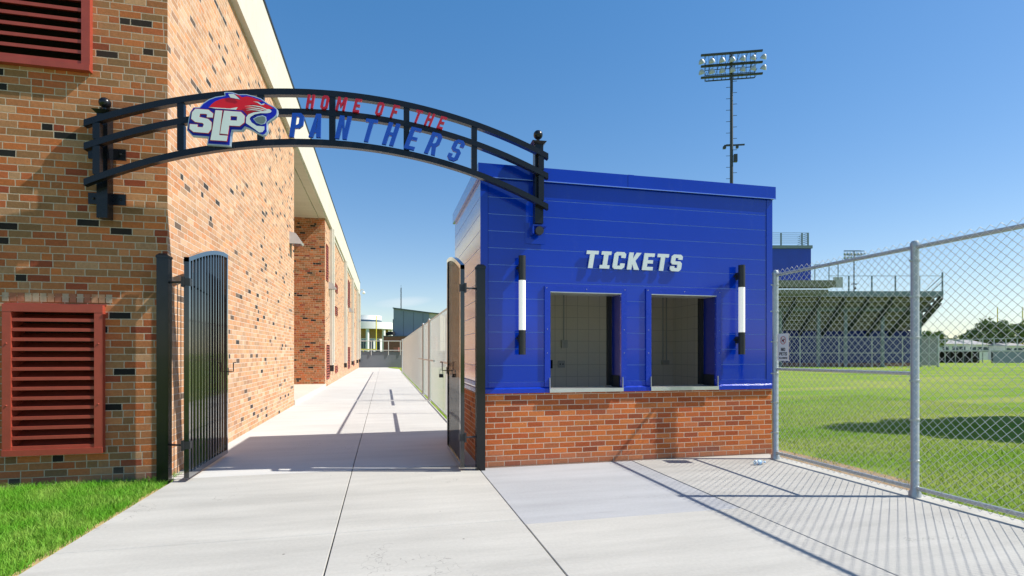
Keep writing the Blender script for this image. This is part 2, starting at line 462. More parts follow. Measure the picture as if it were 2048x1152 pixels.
# block letters -------------------------------------------------
def glyph(ch, w=.55, s=.2, v=.17, c=.13):
    h = v/2
    mini = c*.45
    if ch == 'H': return w, [(0,0),(s,0),(s,.5-h),(w-s,.5-h),(w-s,0),(w,0),(w,1),(w-s,1),(w-s,.5+h),(s,.5+h),(s,1),(0,1)], []
    if ch in 'OD':
        L = [(c,0),(w-c,0),(w,c),(w,1-c),(w-c,1),(c,1),(0,1-c),(0,c)] if ch == 'O' else [(0,0),(w-c,0),(w,c),(w,1-c),(w-c,1),(0,1)]
        return w, L, [[(s+mini,v),(w-s-mini,v),(w-s,v+mini),(w-s,1-v-mini),(w-s-mini,1-v),(s+mini,1-v),(s,1-v-mini),(s,v+mini)]]
    if ch == 'M':
        W = w*1.3; return W, [(0,0),(s,0),(s,.58),(W/2-.02,.2),(W/2+.02,.2),(W-s,.58),(W-s,0),(W,0),(W,1),(W-s,1),(W/2,.5),(s,1),(0,1)], []
    if ch == 'W':
        W = w*1.4; return W, [(.04,0),(.04+s,0),(W/2,.5),(W-s-.04,0),(W-.04,0),(W,1),(W-s,1),(W-s-.02,.5),(W/2+.02,.8),(W/2-.02,.8),(s+.02,.5),(s,1),(0,1)], []
    if ch == 'E': return w*.92, [(0,0),(w*.92,0),(w*.92,v),(s,v),(s,.5-h),(w*.85,.5-h),(w*.85,.5+h),(s,.5+h),(s,1-v),(w*.92,1-v),(w*.92,1),(0,1)], []
    if ch == 'F': return w*.92, [(0,0),(s,0),(s,.48-h),(w*.8,.48-h),(w*.8,.48+h),(s,.48+h),(s,1-v),(w*.92,1-v),(w*.92,1),(0,1)], []
    if ch == 'T': return w, [(w/2-s/2,0),(w/2+s/2,0),(w/2+s/2,1-v),(w,1-v),(w,1),(0,1),(0,1-v),(w/2-s/2,1-v)], []
    if ch == 'P': return w, [(0,0),(s,0),(s,.36),(w-c,.36),(w,.36+c),(w,1-c),(w-c,1),(0,1)], [[(s,.36+v),(w-s-mini,.36+v),(w-s,.36+v+mini),(w-s,1-v-mini),(w-s-mini,1-v),(s,1-v)]]
    if ch == 'R': return w, [(0,0),(s,0),(s,.36),(w*.42,.36),(w-s,0),(w,0),(w,.02),(w*.8,.40),(w,.40+c),(w,1-c),(w-c,1),(0,1)], [[(s,.36+v),(w-s-mini,.36+v),(w-s,.36+v+mini),(w-s,1-v-mini),(w-s-mini,1-v),(s,1-v)]]
    if ch == 'A': return w, [(0,0),(s,0),(s+.03,.2),(w-s-.03,.2),(w-s,0),(w,0),(w*.70,1),(w*.30,1)], [[(s+.055,.2+v*.9),(w-s-.055,.2+v*.9),(w/2+.012,.80),(w/2-.012,.80)]]
    if ch == 'N': return w, [(0,0),(s,0),(s,.60),(w-s,0),(w,0),(w,1),(w-s,1),(w-s,.40),(s,1),(0,1)], []
    if ch == 'S': return w, [(c,0),(w-c,0),(w,c),(w,.5+h-c),(w-c,.5+h),(s,.5+h),(s,1-v),(w-s,1-v),(w-s,.70),(w,.70),(w,1-c),(w-c,1),(c,1),(0,1-c),(0,.5-h+c),(c,.5-h),(w-s,.5-h),(w-s,v),(s,v),(s,.30),(0,.30),(0,c)], []
    if ch == 'C': return w, [(c,0),(w-c,0),(w,c),(w,.34),(w-s,.34),(w-s,v),(s,v),(s,1-v),(w-s,1-v),(w-s,.66),(w,.66),(w,1-c),(w-c,1),(c,1),(0,1-c),(0,c)], []
    if ch == 'K': return w*1.05, [(0,0),(s,0),(s,.34),(w*1.05-s*1.15,0),(w*1.05,0),(w*.62,.52),(w*1.05,1),(w*1.05-s*1.15,1),(s,.62),(s,1),(0,1)], []
    if ch == 'I': W = w*.82; return W, [(0,0),(W,0),(W,v),(W/2+s/2,v),(W/2+s/2,1-v),(W,1-v),(W,1),(0,1),(0,1-v),(W/2-s/2,1-v),(W/2-s/2,v),(0,v)], []
    if ch == 'L': return w*.85, [(0,0),(w*.85,0),(w*.85,v),(s,v),(s,1),(0,1)], []

# ============================================================ SETTING
g = MB(); g.add([(-600,-300,-.03),(900,-300,-.03),(900,1500,-.03),(-600,1500,-.03)], [(0,1,2,3)])
tag(g.build('ground', M['turf']), kind='structure')
g = MB(); g.add([(-2.245,-6,-.024),(5.195,-6,-.024),(5.195,6.6,-.024),(1.3,6.6,-.024),(1.3,54,-.024),(-2.36,54,-.024),(-2.36,6.73,-.024),(-2.245,6.73,-.024)], [(0,1,2,3,4,5,6,7)])
tag(g.build('joint_bed', M['joint']), kind='structure')
def slabs(name, rects, mat, gap=.009, top=0.0):
    mb = MB()
    for (x0,x1,y0,y1) in rects:
        h = gap/2
        a, b, c, d = x0+h, x1-h, y0+h, y1-h; e = .004
        mb.add([(a,c,-.022),(b,c,-.022),(b,d,-.022),(a,d,-.022),(a,c,top-e),(b,c,top-e),(b,d,top-e),(a,d,top-e),
                (a+e,c+e,top),(b-e,c+e,top),(b-e,d-e,top),(a+e,d-e,top)],
               [(0,1,5,4),(1,2,6,5),(2,3,7,6),(3,0,4,7),(4,5,9,8),(5,6,10,9),(6,7,11,10),(7,4,8,11),(8,9,10,11)])
    return tag(mb.build(name, mat), kind='structure')
slabs('pavement', [(-2.25,-.37,-6,-1.4),(-.37,1.12,-6,-1.4),(-2.25,-.37,-1.4,1.5),(-.37,1.12,-1.4,1.5),(-2.25,-.37,1.5,4.4),(-.37,1.12,1.5,4.4),
                   (-2.25,-.37,4.4,6.72),(-.37,1.12,4.4,6.72),(1.12,3.14,-6,-1.4),(1.12,3.14,-1.4,4.28),(3.14,5.2,-6,-1.4),(3.14,5.2,-1.4,6.48)], M['conc'])
slabs('pavement_patch', [(1.12,3.14,4.28,6.48)], M['conc_grey'], top=-.003)
ys = [6.72,9.75,12.9,15.8,18.7,21.7,24.7,27.7,30.7,33.7,36.7,39.7,42.7,45.7,48.7,51.7,53.9]
slabs('path', [(x0,x1,a,b) for a,b in zip(ys[:-1],ys[1:]) for x0,x1 in ((-2.36,-.37),(-.37,1.29))], M['conc_walk'])

# lawn blades: (x, y) sampled inside a region, two-face curved blades
def blades(name, pts, hmin, hmax, width, mat, lean=.5, z=-.03):
    n = len(pts); h = rng.uniform(hmin, hmax, n); a = rng.uniform(0, 2*np.pi, n); la = rng.uniform(0, 2*np.pi, n); l = rng.uniform(.1, lean, n)*h
    w = width*rng.uniform(.6, 1.3, n)
    dx, dy = np.cos(a)*w/2, np.sin(a)*w/2; lx, ly = np.cos(la)*l, np.sin(la)*l
    x, y = pts[:,0], pts[:,1]; zz = np.full(n, z)
    V = np.stack([np.stack([x-dx,y-dy,zz],1), np.stack([x+dx,y+dy,zz],1),
                  np.stack([x+dx*.7+lx*.4,y+dy*.7+ly*.4,zz+h*.6],1), np.stack([x-dx*.7+lx*.4,y-dy*.7+ly*.4,zz+h*.6],1),
                  np.stack([x+lx,y+ly,zz+h],1)], 1).reshape(-1,3)
    b = np.arange(n)[:,None]*5
    F = np.concatenate([b+np.array([[0,1,2]]), b+np.array([[0,2,3]]), b+np.array([[3,2,4]])])
    o = np_mesh(name, V, F, mat); return tag(o, kind='stuff')
n = 110000; p = np.stack([rng.uniform(-5.6,-2.27,n), rng.uniform(2.6,6.99,n)],1)
edge = -2.275 + .02*np.sin(p[:,1]*7) + rng.normal(0,.018,n) + .015*np.sin(p[:,1]*23)
p = p[p[:,0] < edge]
o = blades('lawn', p, .03, .085, .0042, M['blade'], 1.1); o['label'] = 'bright green lawn under the louvers beside the concrete walk'; o['category'] = 'grass'
n = 210000; yy = rng.uniform(1.5, 15, n); xx = rng.uniform(5.25, 16, n)
keep = (rng.uniform(0,1,n) < np.clip(1.15 - (np.hypot(xx,yy)-5)/13, .25, 1))
p = np.stack([xx,yy],1)[keep]
bare = (p[:,0] < 5.75 + .25*np.sin(p[:,1]*5)) & (p[:,1] > 4.5)
p = p[~(bare & (rng.uniform(0,1,len(p)) < .8))]
o = blades('field_grass', p, .014, .038, .0055, M['blade2'], 1.3); o['label'] = 'mown yellow green field grass behind the chain link fence'; o['category'] = 'grass'
# bare soil strips
mb = MB(); mb.add([(5.2,4.4,-.026),(5.7,4.7,-.026),(5.75,6.0,-.026),(5.5,8.8,-.026),(5.2,9.2,-.026)], [(0,1,2,3,4)])
tag(mb.build('soil', plain('dry soil', (.30,.2,.11), .95, var=.3, scale=12, bump=.5)), kind='structure')
mb = MB()
for i in range(40):
    y = 2.6 + i*.11; w = .02 + .025*random.random(); mb.add([(-2.30-w,y,-.022),(-2.244,y,-.022),(-2.244,y+.11,-.022),(-2.30-w*.7,y+.11,-.022)], [(0,1,2,3)])
tag(mb.build('soil_edge', plain('edge soil', (.42,.30,.13), .95, var=.4, scale=20)), kind='structure')

# ============================================================ BRICK SCHOOL BUILDING (left)
sch = thing('brick_building', (-2.35,6.75,0), 'long mottled tan brick building with pale concrete fascia along the left of the walk', 'building')
mb = MB()
LA=(-3.80,-3.03,.385,1.85); LB=(-5.0,-3.155,4.50,6.3)     # louver openings x0,x1,z0,z1
F0,F1=6.75,6.97
mb.box(-9,-5.0,F0,F1,-.2,6.95); mb.box(LA[1],-2.351,F0,F1,-.2,4.5); mb.box(LB[1],-2.351,F0,F1,4.5,6.95)
mb.box(-5.0,LA[0],F0,F1,-.2,4.5); mb.box(LA[0],LA[1],F0,F1,-.2,LA[2]); mb.box(LA[0],LA[1],F0,F1,LA[3],4.5); mb.box(-5.0,LB[1],F0,F1,LB[3],6.95)
mb.box(-9,-2.40,F1,15.45,-.2,6.95)
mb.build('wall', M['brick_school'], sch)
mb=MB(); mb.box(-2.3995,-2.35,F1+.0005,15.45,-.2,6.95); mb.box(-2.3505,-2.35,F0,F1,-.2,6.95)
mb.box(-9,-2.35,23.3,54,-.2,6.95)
mb.build('side_wall', [M['brick_sunlit'],M['brick_school']], sch)
mb = MB(); mb.box(-9,-4.9,15.45,23.3,-.2,6.95); mb.box(-4.89,-2.36,23.29,23.2999,-.1,6.9)
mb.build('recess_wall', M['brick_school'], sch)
mb = MB(); mb.box(-9.1,-2.25,6.65,54.1,6.952,8.14); fa = mb.build('fascia', M['fascia'], sch)
mb = MB(); mb.box(-9.1,-2.23,6.63,54.12,8.142,8.2); mb.build('roof_edge', M['black_matt'], sch)
mb = MB(); mb.box(-4.9,-2.6,15.45,23.3,6.90,6.949); mb.box(-2.58,-2.30,15.46,23.29,6.915,6.949); mb.build('soffit', M['fascia'], sch)
mb = MB()
for y in (17.4, 20.6): mb.lathe((-3.4,y,6.895), [(.001,0),(.16,0),(.19,.012)], 20)
mb.split('soffit_light', M['lightgrey'], sch, smooth=True)
mb = MB(); mb.box(-4.9,-2.32,15.45,23.3,-.02,.13); mb.build('platform', M['fascia'], sch)
for i,(y,zb) in enumerate(((25.2,.86),(34.0,.8),(41.6,.8),(48.9,.8),(53.45,.8))):
    mb = MB(); mb.box(-2.35,-2.23,y,y+.6,zb,6.95); mb.box(-2.231,-2.17,y+.18,y+.42,zb+.1,6.95); mb.build('pilaster', M['fascia'], sch)
    mb = MB(); mb.box(-2.35,-2.2,y+.1,y+.4,zb-.28,zb); mb.build('drain_outlet', M['black_matt'], sch)
mb = MB(); y = 26.2
for (a,b) in ((26.2,33.6),(35,41.2),(42.6,48.5)):     # slim lintel shadow line under the fascia
    mb.box(-2.35,-2.31,a,b,6.80,6.95)
mb.split('lintel', M['fascia'], sch)
def louver(x0,x1,y,z0,z1,nb,fw=.08,dep=.05,face='y',back=.17):
    """frame proud of the wall with blades that slope up and back; wall facing -Y at y, or facing +X at x=y (face='x')"""
    def T(a,b,c): return (a, y-b, c) if face=='y' else (y+b, a, c)
    def bx(mb,a0,a1,b0,b1,c0,c1):
        v=[T(a,b,c) for c in (c0,c1) for (a,b) in ((a0,b0),(a1,b0),(a1,b1),(a0,b1))]
        mb.add(v,[(0,3,2,1),(4,5,6,7),(0,1,5,4),(1,2,6,5),(2,3,7,6),(3,0,4,7)])
    fr = MB(); bt_=-back if face=='y' else .001
    bx(fr,x0,x1,bt_,dep+.012,z1-fw,z1); bx(fr,x0,x1,bt_,dep+.02,z0,z0+fw*.8)
    bx(fr,x0,x0+fw,bt_,dep+.01,z0+fw*.8,z1-fw); bx(fr,x1-fw,x1,bt_,dep+.01,z0+fw*.8,z1-fw)
    if fw>.04: bx(fr,x0-.012,x1+.012,.001,.012,z1,z1+.012)
    f = fr.build('louver', M['louver'], sch)
    bk = MB(); bx(bk,x0+fw,x1-fw,-back-.01 if face=='y' else .002,-back if face=='y' else .004,z0+fw*.8,z1-fw); bk.build('screen', M['louver_dark'], f)
    H=(z1-fw)-(z0+fw*.8); st=H/nb; q0=-back+.004 if face=='y' else .006; one=MB()
    for i in range(nb):
        c=z0+fw*.8+st*i; bl = MB() if face=='y' else one
        prof=[(q0,c+st*.92),(q0,c+st*.87),(dep-.004,c+st*.02),(dep,c+st*.02),(dep,c+st*.34),(dep-.005,c+st*.36),(dep-.005,c+st*.07)]
        if face!='y': prof=[(.005,c+st*.05),(dep,c+st*.05),(dep,c+st*.42),(.005,c+st*.5)]
        if i==nb-1 and face=='y': prof[0]=(q0,c+st*.9); prof[1]=(q0,c+st*.86)
        a0,a1=x0+fw+.001,x1-fw-.001
        v=[T(a0,b,z) for b,z in prof]+[T(a1,b,z) for b,z in prof]; n=len(prof)
        bl.add(v,[(k,(k+1)%n,n+(k+1)%n,n+k) for k in range(n)]+[tuple(range(n))[::-1],tuple(range(n,2*n))])
        if face=='y': bl.build('blade', M['louver'], f)
    if face!='y': one.build('blade', M['louver'], f)
    return f
louver(-3.87,-2.955,6.75,.32,1.915,14)
louver(-5.08,-3.075,6.75,4.43,6.38,16)
mb = MB()       # rivets on the lower louver frame
for z in (1.5,.85): 
    for x in (-3.83,-2.995): mb.sphere((x,6.69,z),.009,8)
mb.split('rivet', M['louver'], sch)
# header course over the lower louver
mb = MB(); mb.cur=0; mats=[plain('header '+str(k),c,.85,var=.35,scale=30,bump=.3) for k,c in enumerate(((.42,.22,.12),(.36,.27,.18),(.34,.13,.07),(.42,.31,.22)))]
x=-3.90
while x<-2.94: mb.cur=random.randrange(4); mb.box(x,x+.058,6.746,6.76,1.945,2.037); x+=.068
mb.build('header_course', mats, sch)
louver(23.65,24.4,-2.35,4.45,5.95,13,.012,.022,'x'); louver(23.8,24.9,-2.35,.3,1.75,13,.012,.022,'x')
for (a,b,c,d) in ((27.9,29.2,4.45,4.85),(27.9,29.2,3.3,3.72),(27.9,29.2,.42,.76),(36.0,37.0,4.55,4.95),(36.0,37.0,3.35,3.75),(44,45.4,4.6,5.0),(44,45.4,3.45,3.85),(44,45.4,.4,.8)):
    louver(a,b,-2.35,c,d,4,.010,.022,'x')
louver(37.6,39.6,-2.35,4.5,6.3,13,.012,.022,'x'); louver(37.6,39.6,-2.35,.35,1.8,13,.012,.022,'x')
# wall lights
def wall_light(y,label):
    t = thing('wall_light',(-2.35,y,4.2),label,'wall light','wedge wall lights on the brick wall')
    mb=MB(); pr=[(-2.35,4.20),(-2.06,4.20),(-2.04,4.235),(-2.20,4.47),(-2.35,4.50)]
    v=[(a,y,b) for a,b in pr]+[(a,y+.34,b) for a,b in pr]; mb.add(v,[(0,1,2,3,4),(9,8,7,6,5)]+[(k,(k+1)%5,5+(k+1)%5,5+k) for k in range(5)])
    mb.build('housing',M['lightgrey'],t)
    mb=MB(); mb.box(-2.34,-2.08,y+.03,y+.31,4.19,4.199); mb.build('lens',M['glass'],t); return t
for y,l in ((14.7,'grey wedge light high on the nearest brick wall, largest of the row'),(24.75,'grey wedge light beside the first pale pilaster'),(38.4,'grey wedge light on the far brick wall, third along the walk'),(50.4,'smallest and farthest grey wedge light on the brick wall')):
    wall_light(y,l)
sc = thing('security_camera',(-2.2,54.1,7.0),'small white camera on a curved arm at the far roof corner','camera')
mb=MB(); mb.tube([(-2.25,54.05,7.3),(-2.15,54.05,7.5),(-2.05,54.05,7.55),(-1.95,54.05,7.5),(-1.9,54.05,7.35)],.035,8); mb.build('arm',M['lightgrey'],sc,smooth=True)
mb=MB(); mb.sphere((-1.9,54.05,7.22),.14,12); mb.build('dome',M['white'],sc,smooth=True)

# ============================================================ TICKET BOOTH
bt = thing('ticket_booth',(3.2,6.5,0),'blue metal clad ticket booth on a red brick base with two open sales windows','ticket booth')
X0,X1,Y0,Y1=1.147,5.27,6.5,8.95
mb=MB(); mb.box(X0,X1,Y0,Y0+.28,-.1,.9); mb.box(X0,X0+.2,Y0+.28,Y1,-.1,.9); mb.box(X1-.1,X1,Y0+.28,Y1,-.1,.9); mb.box(X0+.2,1.45,Y1-.1,Y1,-.1,.9); mb.box(2.5,X1-.1,Y1-.1,Y1,-.1,.9)
mb.build('brick_base',M['brick_booth'],bt)
seams=[1.037+.207*k for k in range(13)]
W1=(2.032,2.992,.95,2.167); W2=(3.418,4.382,.95,2.171)
def boards(mb,sm,a0,a1,z0,z1,side=False):
    zs=[z0]+[z for z in seams if z0+.02<z<z1-.02]+[z1]
    for i,(p,q) in enumerate(zip(zs[:-1],zs[1:])):
        lo=p+(.004 if i else 0); hi=q-(.004 if i<len(zs)-2 else 0)
        if side: mb.box(X0,X0+.02,a0,a1,lo,hi)
        else: mb.box(a0,a1,Y0,Y0+.02,lo,hi)
        if i:
            if side: sm.box(X0+.003,X0+.018,a0,a1,p-.0035,p+.0035)
            else: sm.box(a0,a1,Y0+.003,Y0+.018,p-.0035,p+.0035)
mb=MB(); sm=MB()
XA,XB=X0+.095,X1-.095
for a,b in ((XA,W1[0]),(W1[1],W2[0]),(W2[1],XB)): boards(mb,sm,a,b,.95,2.1715)
boards(mb,sm,XA,XB,2.172,3.54)
boards(mb,sm,Y0+.0205,Y1,.95,3.54,True)
cl=mb.build('cladding',M['clad'],bt); sm.build('seam',M['blue_seam'],cl)
mb=MB(); mb.box(X0-.004,X0+.09,Y0-.006,Y0+.02,.95,3.54); mb.box(X1-.09,X1+.004,Y0-.006,Y0+.02,.95,3.54); mb.split('corner_trim',M['clad'],bt)
mb=MB()      # inner wall leaf (with window reveals), side and back walls
for a,b in ((X0+.03,W1[0]),(W1[1],W2[0]),(W2[1],X1)): mb.box(a,b,Y0+.021,Y0+.28,.95,2.168)
mb.box(X0+.03,X1,Y0+.021,Y0+.28,2.168,3.6); mb.box(X1-.02,X1,Y0+.28,Y1,.9,3.6); mb.box(X0+.03,1.45,Y1-.02,Y1,.9,3.6); mb.box(2.5,X1,Y1-.02,Y1,.9,3.6); mb.box(1.45,2.5,Y1-.02,Y1,2.3,3.6)  # gap in the back wall is unseen, added to let daylight in
mb.build('wall_core',M['blue_dark'],bt)
mb=MB(); mb.box(X0+.04,X0+.2,Y0+.285,Y1-.2,.9,3.3); mb.box(5.07,X1-.105,Y0+.285,Y1-.15,.0,3.3); mb.box(X0+.2,1.45,Y1-.15,Y1-.105,.0,3.3); mb.box(2.5,X1-.105,Y1-.1495,Y1-.105,.0,3.3); mb.box(1.45,2.5,Y1-.15,Y1-.02,2.3,3.3)
mb.box(X0+.2,5.07,Y0+.2805,Y0+.30,2.3,3.3)
mb.build('interior_wall',M['room'],bt)
mb=MB(); mb.box(X0+.2,5.07,Y0+.285,Y1-.15,3.3,3.34); mb.build('ceiling',M['white'],bt)
mb=MB(); mb.box(X0+.2,5.07,Y0+.285,Y1-.2,-.02,.02); mb.build('floor_slab',M['conc_grey'],bt)
mb=MB(); mb.box(X0-.035,X1+.035,Y0-.035,Y1+.03,3.545,3.71); mb.build('parapet_cap',M['clad'],bt)
mb=MB(); mb.box(X0-.037,X1+.037,Y0-.041,Y0-.030,3.537,3.547); mb.build('drip_edge',M['blue_seam'],bt)
mb=MB(); mb.box(3.08,3.16,Y0-.038,Y0-.0352,3.548,3.712); mb.build('cap_joint',M['clad'],bt)
mb=MB()
for a,b in ((X0-.025,W1[0]-.0),(W1[1],W2[0]),(W2[1],X1+.025)):
    mb.box(a,b,Y0-.03,Y0-.0065,.903,.955); mb.add([(a,Y0-.03,.955),(b,Y0-.03,.955),(b,Y0-.0065,.975),(a,Y0-.0065,.975)],[(0,1,2,3)])
mb.box(X0-.025,X0-.0045,Y0-.0064,Y1,.903,.955)
mb.split('ledge_trim',M['blue_trim'],bt)
mb=MB()
for a,b in ((XA,W1[0]-.075),(W1[1]+.075,W2[0]-.075),(W2[1]+.075,XB)): mb.box(a,b,Y0-.008,Y0-.0005,.98,1.035)
mb.split('skirt_strip',M['blue_trim'],bt)
mb=MB(); mb.box(X0-.02,X0-.004,Y0+.01,Y1,.985,1.03); mb.build('side_strip',M['blue_seam'],bt)
for (a,b,c,d) in (W1,W2):
    mb=MB(); fw=.075
    mb.box(a-fw,b+fw,Y0-.022,Y0-.0005,d,d+fw); mb.box(a-fw,a,Y0-.022,Y0-.0005,.976,d); mb.box(b,b+fw,Y0-.022,Y0-.0005,.976,d)
    wf=mb.build('window_frame',M['blue_trim'],bt)
    mb=MB(); mb.box(a-.001,b+.001,Y0-.024,Y0-.0223,d-.004,d+.004); mb.box(a,b,Y0-.01,Y0+.27,d-.007,d-.0005)
    for z in (1.4,1.7): mb.sphere((a-.04,Y0-.023,z),.005,6); mb.sphere((b+.04,Y0-.023,z),.005,6)
    mb.sphere((a-.05,Y0-.023,d+.05),.005,6); mb.sphere(((a+b)/2,Y0-.023,d+.045),.005,6); mb.sphere((b+.05,Y0-.023,d+.05),.005,6)
    mb.split('flashing',M['steel'],wf)
    mb=MB(); mb.box(a+.002,b-.002,Y0-.045,Y0+.32,.932,.95); mb.box(a-.018,b+.018,Y0-.052,Y0-.0455,.905,.952); mb.build('counter_sill',M['steel'],bt); mb=MB()
    mb.box(a-.016,a-.010,Y0-.045,Y0-.0225,.95,1.09); mb.box(b+.010,b+.016,Y0-.045,Y0-.0225,.95,1.09)
    mb.split('sill_upstand',M['steel'],bt)
    mb=MB(); mb.box(b-.012,b-.001,Y0+.03,Y0+.27,.951,1.105); mb.box(b-.05,b-.001,Y0+.2805,Y0+.35,.96,d+.05); mb.split('window_stop',M['dark'],wf)
# conduit, switch and outlets inside
mb=MB(); mb.tube([(2.993,8.785,1.6),(2.993,8.785,3.3)],.012,8); mb.tube([(4.86,8.785,1.25),(4.86,8.785,3.3)],.012,8); mb.tube([(4.93,8.785,1.25),(4.93,8.785,3.3)],.012,8); mb.split('conduit',M['lightgrey'],bt,smooth=True)
mb=MB(); mb.box(2.945,3.045,8.74,8.799,1.49,1.62); mb.box(2.985,3.005,8.73,8.7398,1.54,1.575); mb.build('light_switch',M['lightgrey'],bt)
mb=MB(); mb.box(2.89,3.01,8.775,8.799,1.15,1.27); ou=mb.build('wall_outlet',M['lightgrey'],bt)
mb=MB(); 
for x in (2.925,2.975): mb.sphere((x,8.772,1.21),.012,8)
mb.split('socket',M['dark'],ou)
mb=MB(); mb.box(2.74,2.79,8.775,8.799,1.14,1.28); mb.build('wall_box',M['dark'],bt)
mb=MB(); mb.box(4.83,4.96,8.74,8.799,1.19,1.27); mb.build('junction_box',M['lightgrey'],bt)
# TICKETS lettering, stood off the wall
def line(text,x0,z0,h,track,y,parent,mat,name='letter',depth=.02,shear=.15,wscale=1.0,slab=False,maxw=None,**kw):
    gl=[glyph(c,**kw) if c!=' ' else (.3,None,None) for c in text]
    tot=sum(g_[0] for g_ in gl)*h*wscale+track*(len(text)-1)
    k=1.0 if maxw is None else (maxw-track*(len(text)-1))/(tot-track*(len(text)-1))
    x=x0
    for c,(w,o_,hs) in zip(text,gl):
        if o_:
            ff=lambda px,pz,py,x=x: (x+(px*wscale*k+shear*pz)*h, py, z0+pz*h)
            m_=MB(); m_.prism(o_,hs,ff,y,y+depth)
            m_.build(name,mat,parent)
        x+=w*h*wscale*k+track
line('TICKETS',2.475,1.088+1.4-.005-.0,.222,.042,6.462,bt,M['letter_white'],depth=.018,shear=.17,maxw=1.36,w=.66,s=.25,v=.2,c=.12)

# booth lights
def tube_light(x,label):
    t=thing('tube_light',(x,6.40,1.38),label,'wall light','tube lights on the ticket booth')
    r=.044
    m_=MB(); m_.lathe((x,6.40,1.38),[(.001,0),(r,0),(r,.30),(.001,.30)],20); m_.lathe((x,6.40,2.29),[(.001,0),(r,0),(r,.30),(.001,.30)],20); m_.split('end_cap',M['black_matt'],t,smooth=True)
    m_=MB(); m_.lathe((x,6.40,1.6805),[(.001,0),(r-.002,0),(r-.002,.609),(.001,.609)],20); m_.build('lens',M['tube'],t,smooth=True)
    for z in (1.58,2.45): m_=MB(); m_.box(x-.03,x+.012,6.43,6.4995,z-.045,z+.045); m_.box(x-.055,x-.0305,6.46,6.4995,z-.012,z+.012); m_.build('bracket',M['black_matt'],t)
    return t
tube_light(1.645,'black tube light with glowing white middle, left of the ticket windows')
tube_light(4.715,'black tube light with glowing white middle, right of the ticket windows')

# ============================================================ ARCH
ar = thing('entrance_arch',(-.55,6.3992,0),'black steel arch sign spanning the walk with red and blue lettering and cat emblem','arch sign',rz=-math.atan(.04))
W0=dict(world=False)
XC=.008; RT=6.11; ZC=4.347-RT
def arc(x,dr): return ZC+math.sqrt((RT-dr)**2-(x-XC)**2)
XL,XR=-2.478,2.492
def beam(dr,name='arch_rail'):
    m_=MB(); n=40; hh=.068; d0,d1=-.035,.035
    vs=[]
    for i in range(n+1):
        x=XL+(XR-XL)*i/n
        zt=arc(x,dr); zb=zt-hh
        vs+=[(x,d0,zb),(x,d1,zb),(x,d1,zt),(x,d0,zt)]
    fs=[(i*4+k,i*4+(k+1)%4,(i+1)*4+(k+1)%4,(i+1)*4+k) for i in range(n) for k in range(4)]+[(0,1,2,3),(n*4+3,n*4+2,n*4+1,n*4)]
    m_.add(vs,fs); m_.build(name,M['black'],ar,**W0)
for dr in (0,.22,.555): beam(dr)
for x in (-1.567,-.77,-.016,.804,1.59,-2.365,2.405):
    m_=MB(); m_.box(x-.033,x+.033,-.032,.032,arc(x,.22)+.002,arc(x,0)-.069); m_.build('upright',M['black'],ar,**W0)
    m_=MB(); m_.box(x-.033,x+.033,-.032,.032,arc(x,.555)+.002,arc(x,.22)-.069); m_.build('upright',M['black'],ar,**W0)
for (x,zb,y0p) in ((-2.375,2.84,.10),(2.395,2.984,.037)):
    m_=MB(); m_.box(x-.052,x+.052,y0p,y0p+.116,zb,3.97); ps=m_.build('post',M['black'],ar,**W0)
    yc=y0p+.058
    m_=MB(); m_.add([(x-.09,yc-.09,3.985),(x+.09,yc-.09,3.985),(x+.09,yc+.09,3.985),(x-.09,yc+.09,3.985),(x-.056,yc-.06,3.95),(x+.056,yc-.06,3.95),(x+.056,yc+.06,3.95),(x-.056,yc+.06,3.95),(x,yc,4.02)],[(0,1,5,4),(1,2,6,5),(2,3,7,6),(3,0,4,7),(0,8,1),(1,8,2),(2,8,3),(3,8,0)]); m_.build('cap',M['black'],ps,**W0)
    m_=MB(); m_.tube([(x,yc,4.0),(x,yc,4.04)],.02,10); m_.sphere((x,yc,4.085),.058,18); m_.build('ball_finial',M['black'],ps,smooth=True,**W0)
for z in (3.07,3.56):
    m_=MB(); m_.box(-2.565,-2.205,.2165,.236,z-.06,z+.06); m_.sphere((-2.25,.214,z),.014,8); m_.sphere((-2.51,.214,z),.014,8); m_.build('wall_bracket',M['black'],ar,**W0)
m_=MB(); m_.box(2.32,2.50,.06,.19,2.955,2.977); m_.box(2.25,2.51,.183,.189,2.76,3.02); m_.box(2.31,2.33,.03,.1825,2.86,2.954); m_.build('wall_bracket',M['clad'],ar,**W0)
m_=MB(); m_.box(2.34,2.45,.1535,.186,3.47,3.55); m_.build('wall_bracket',M['clad'],ar,**W0)
m_=MB(); m_.lathe((2.40,.03,2.895),[(.001,0),(.052,0),(.052,.06),(.001,.06)],20,'Y'); m_.build('end_cap',M['black_matt'],ar,smooth=True,**W0)

def arc_letters(text,xs,dr,h,mat,sh,**kw):
    for c,x in zip(text,xs):
        w,o_,hs=glyph(c,**kw); th=math.asin((x-XC)/(RT-dr-h/2))
        def ff(px,pz,py,th=th,w=w):
            a=(px-w/2)*h+sh*(pz-.5)*h; b=RT-dr-h+pz*h
            return (XC+b*math.sin(th)+a*math.cos(th), py, ZC+b*math.cos(th)-a*math.sin(th))
        m_=MB(); m_.prism(o_,hs,ff,-.070,-.0355); m_.build('letter',mat,ar,**W0)
arc_letters('HOMEOFTHE',[-0.243,-0.091,0.087,0.259,0.506,0.674,0.93,1.066,1.206],.077,.150,M['red_letter'],.2,w=.50,s=.165,v=.16,c=.13)
arc_letters('PANTHERS',[-0.384,-0.177,0.109,0.389,0.632,0.875,1.114,1.373],.285,.262,M['blue_letter'],.2,w=.49,s=.18,v=.145,c=.13)
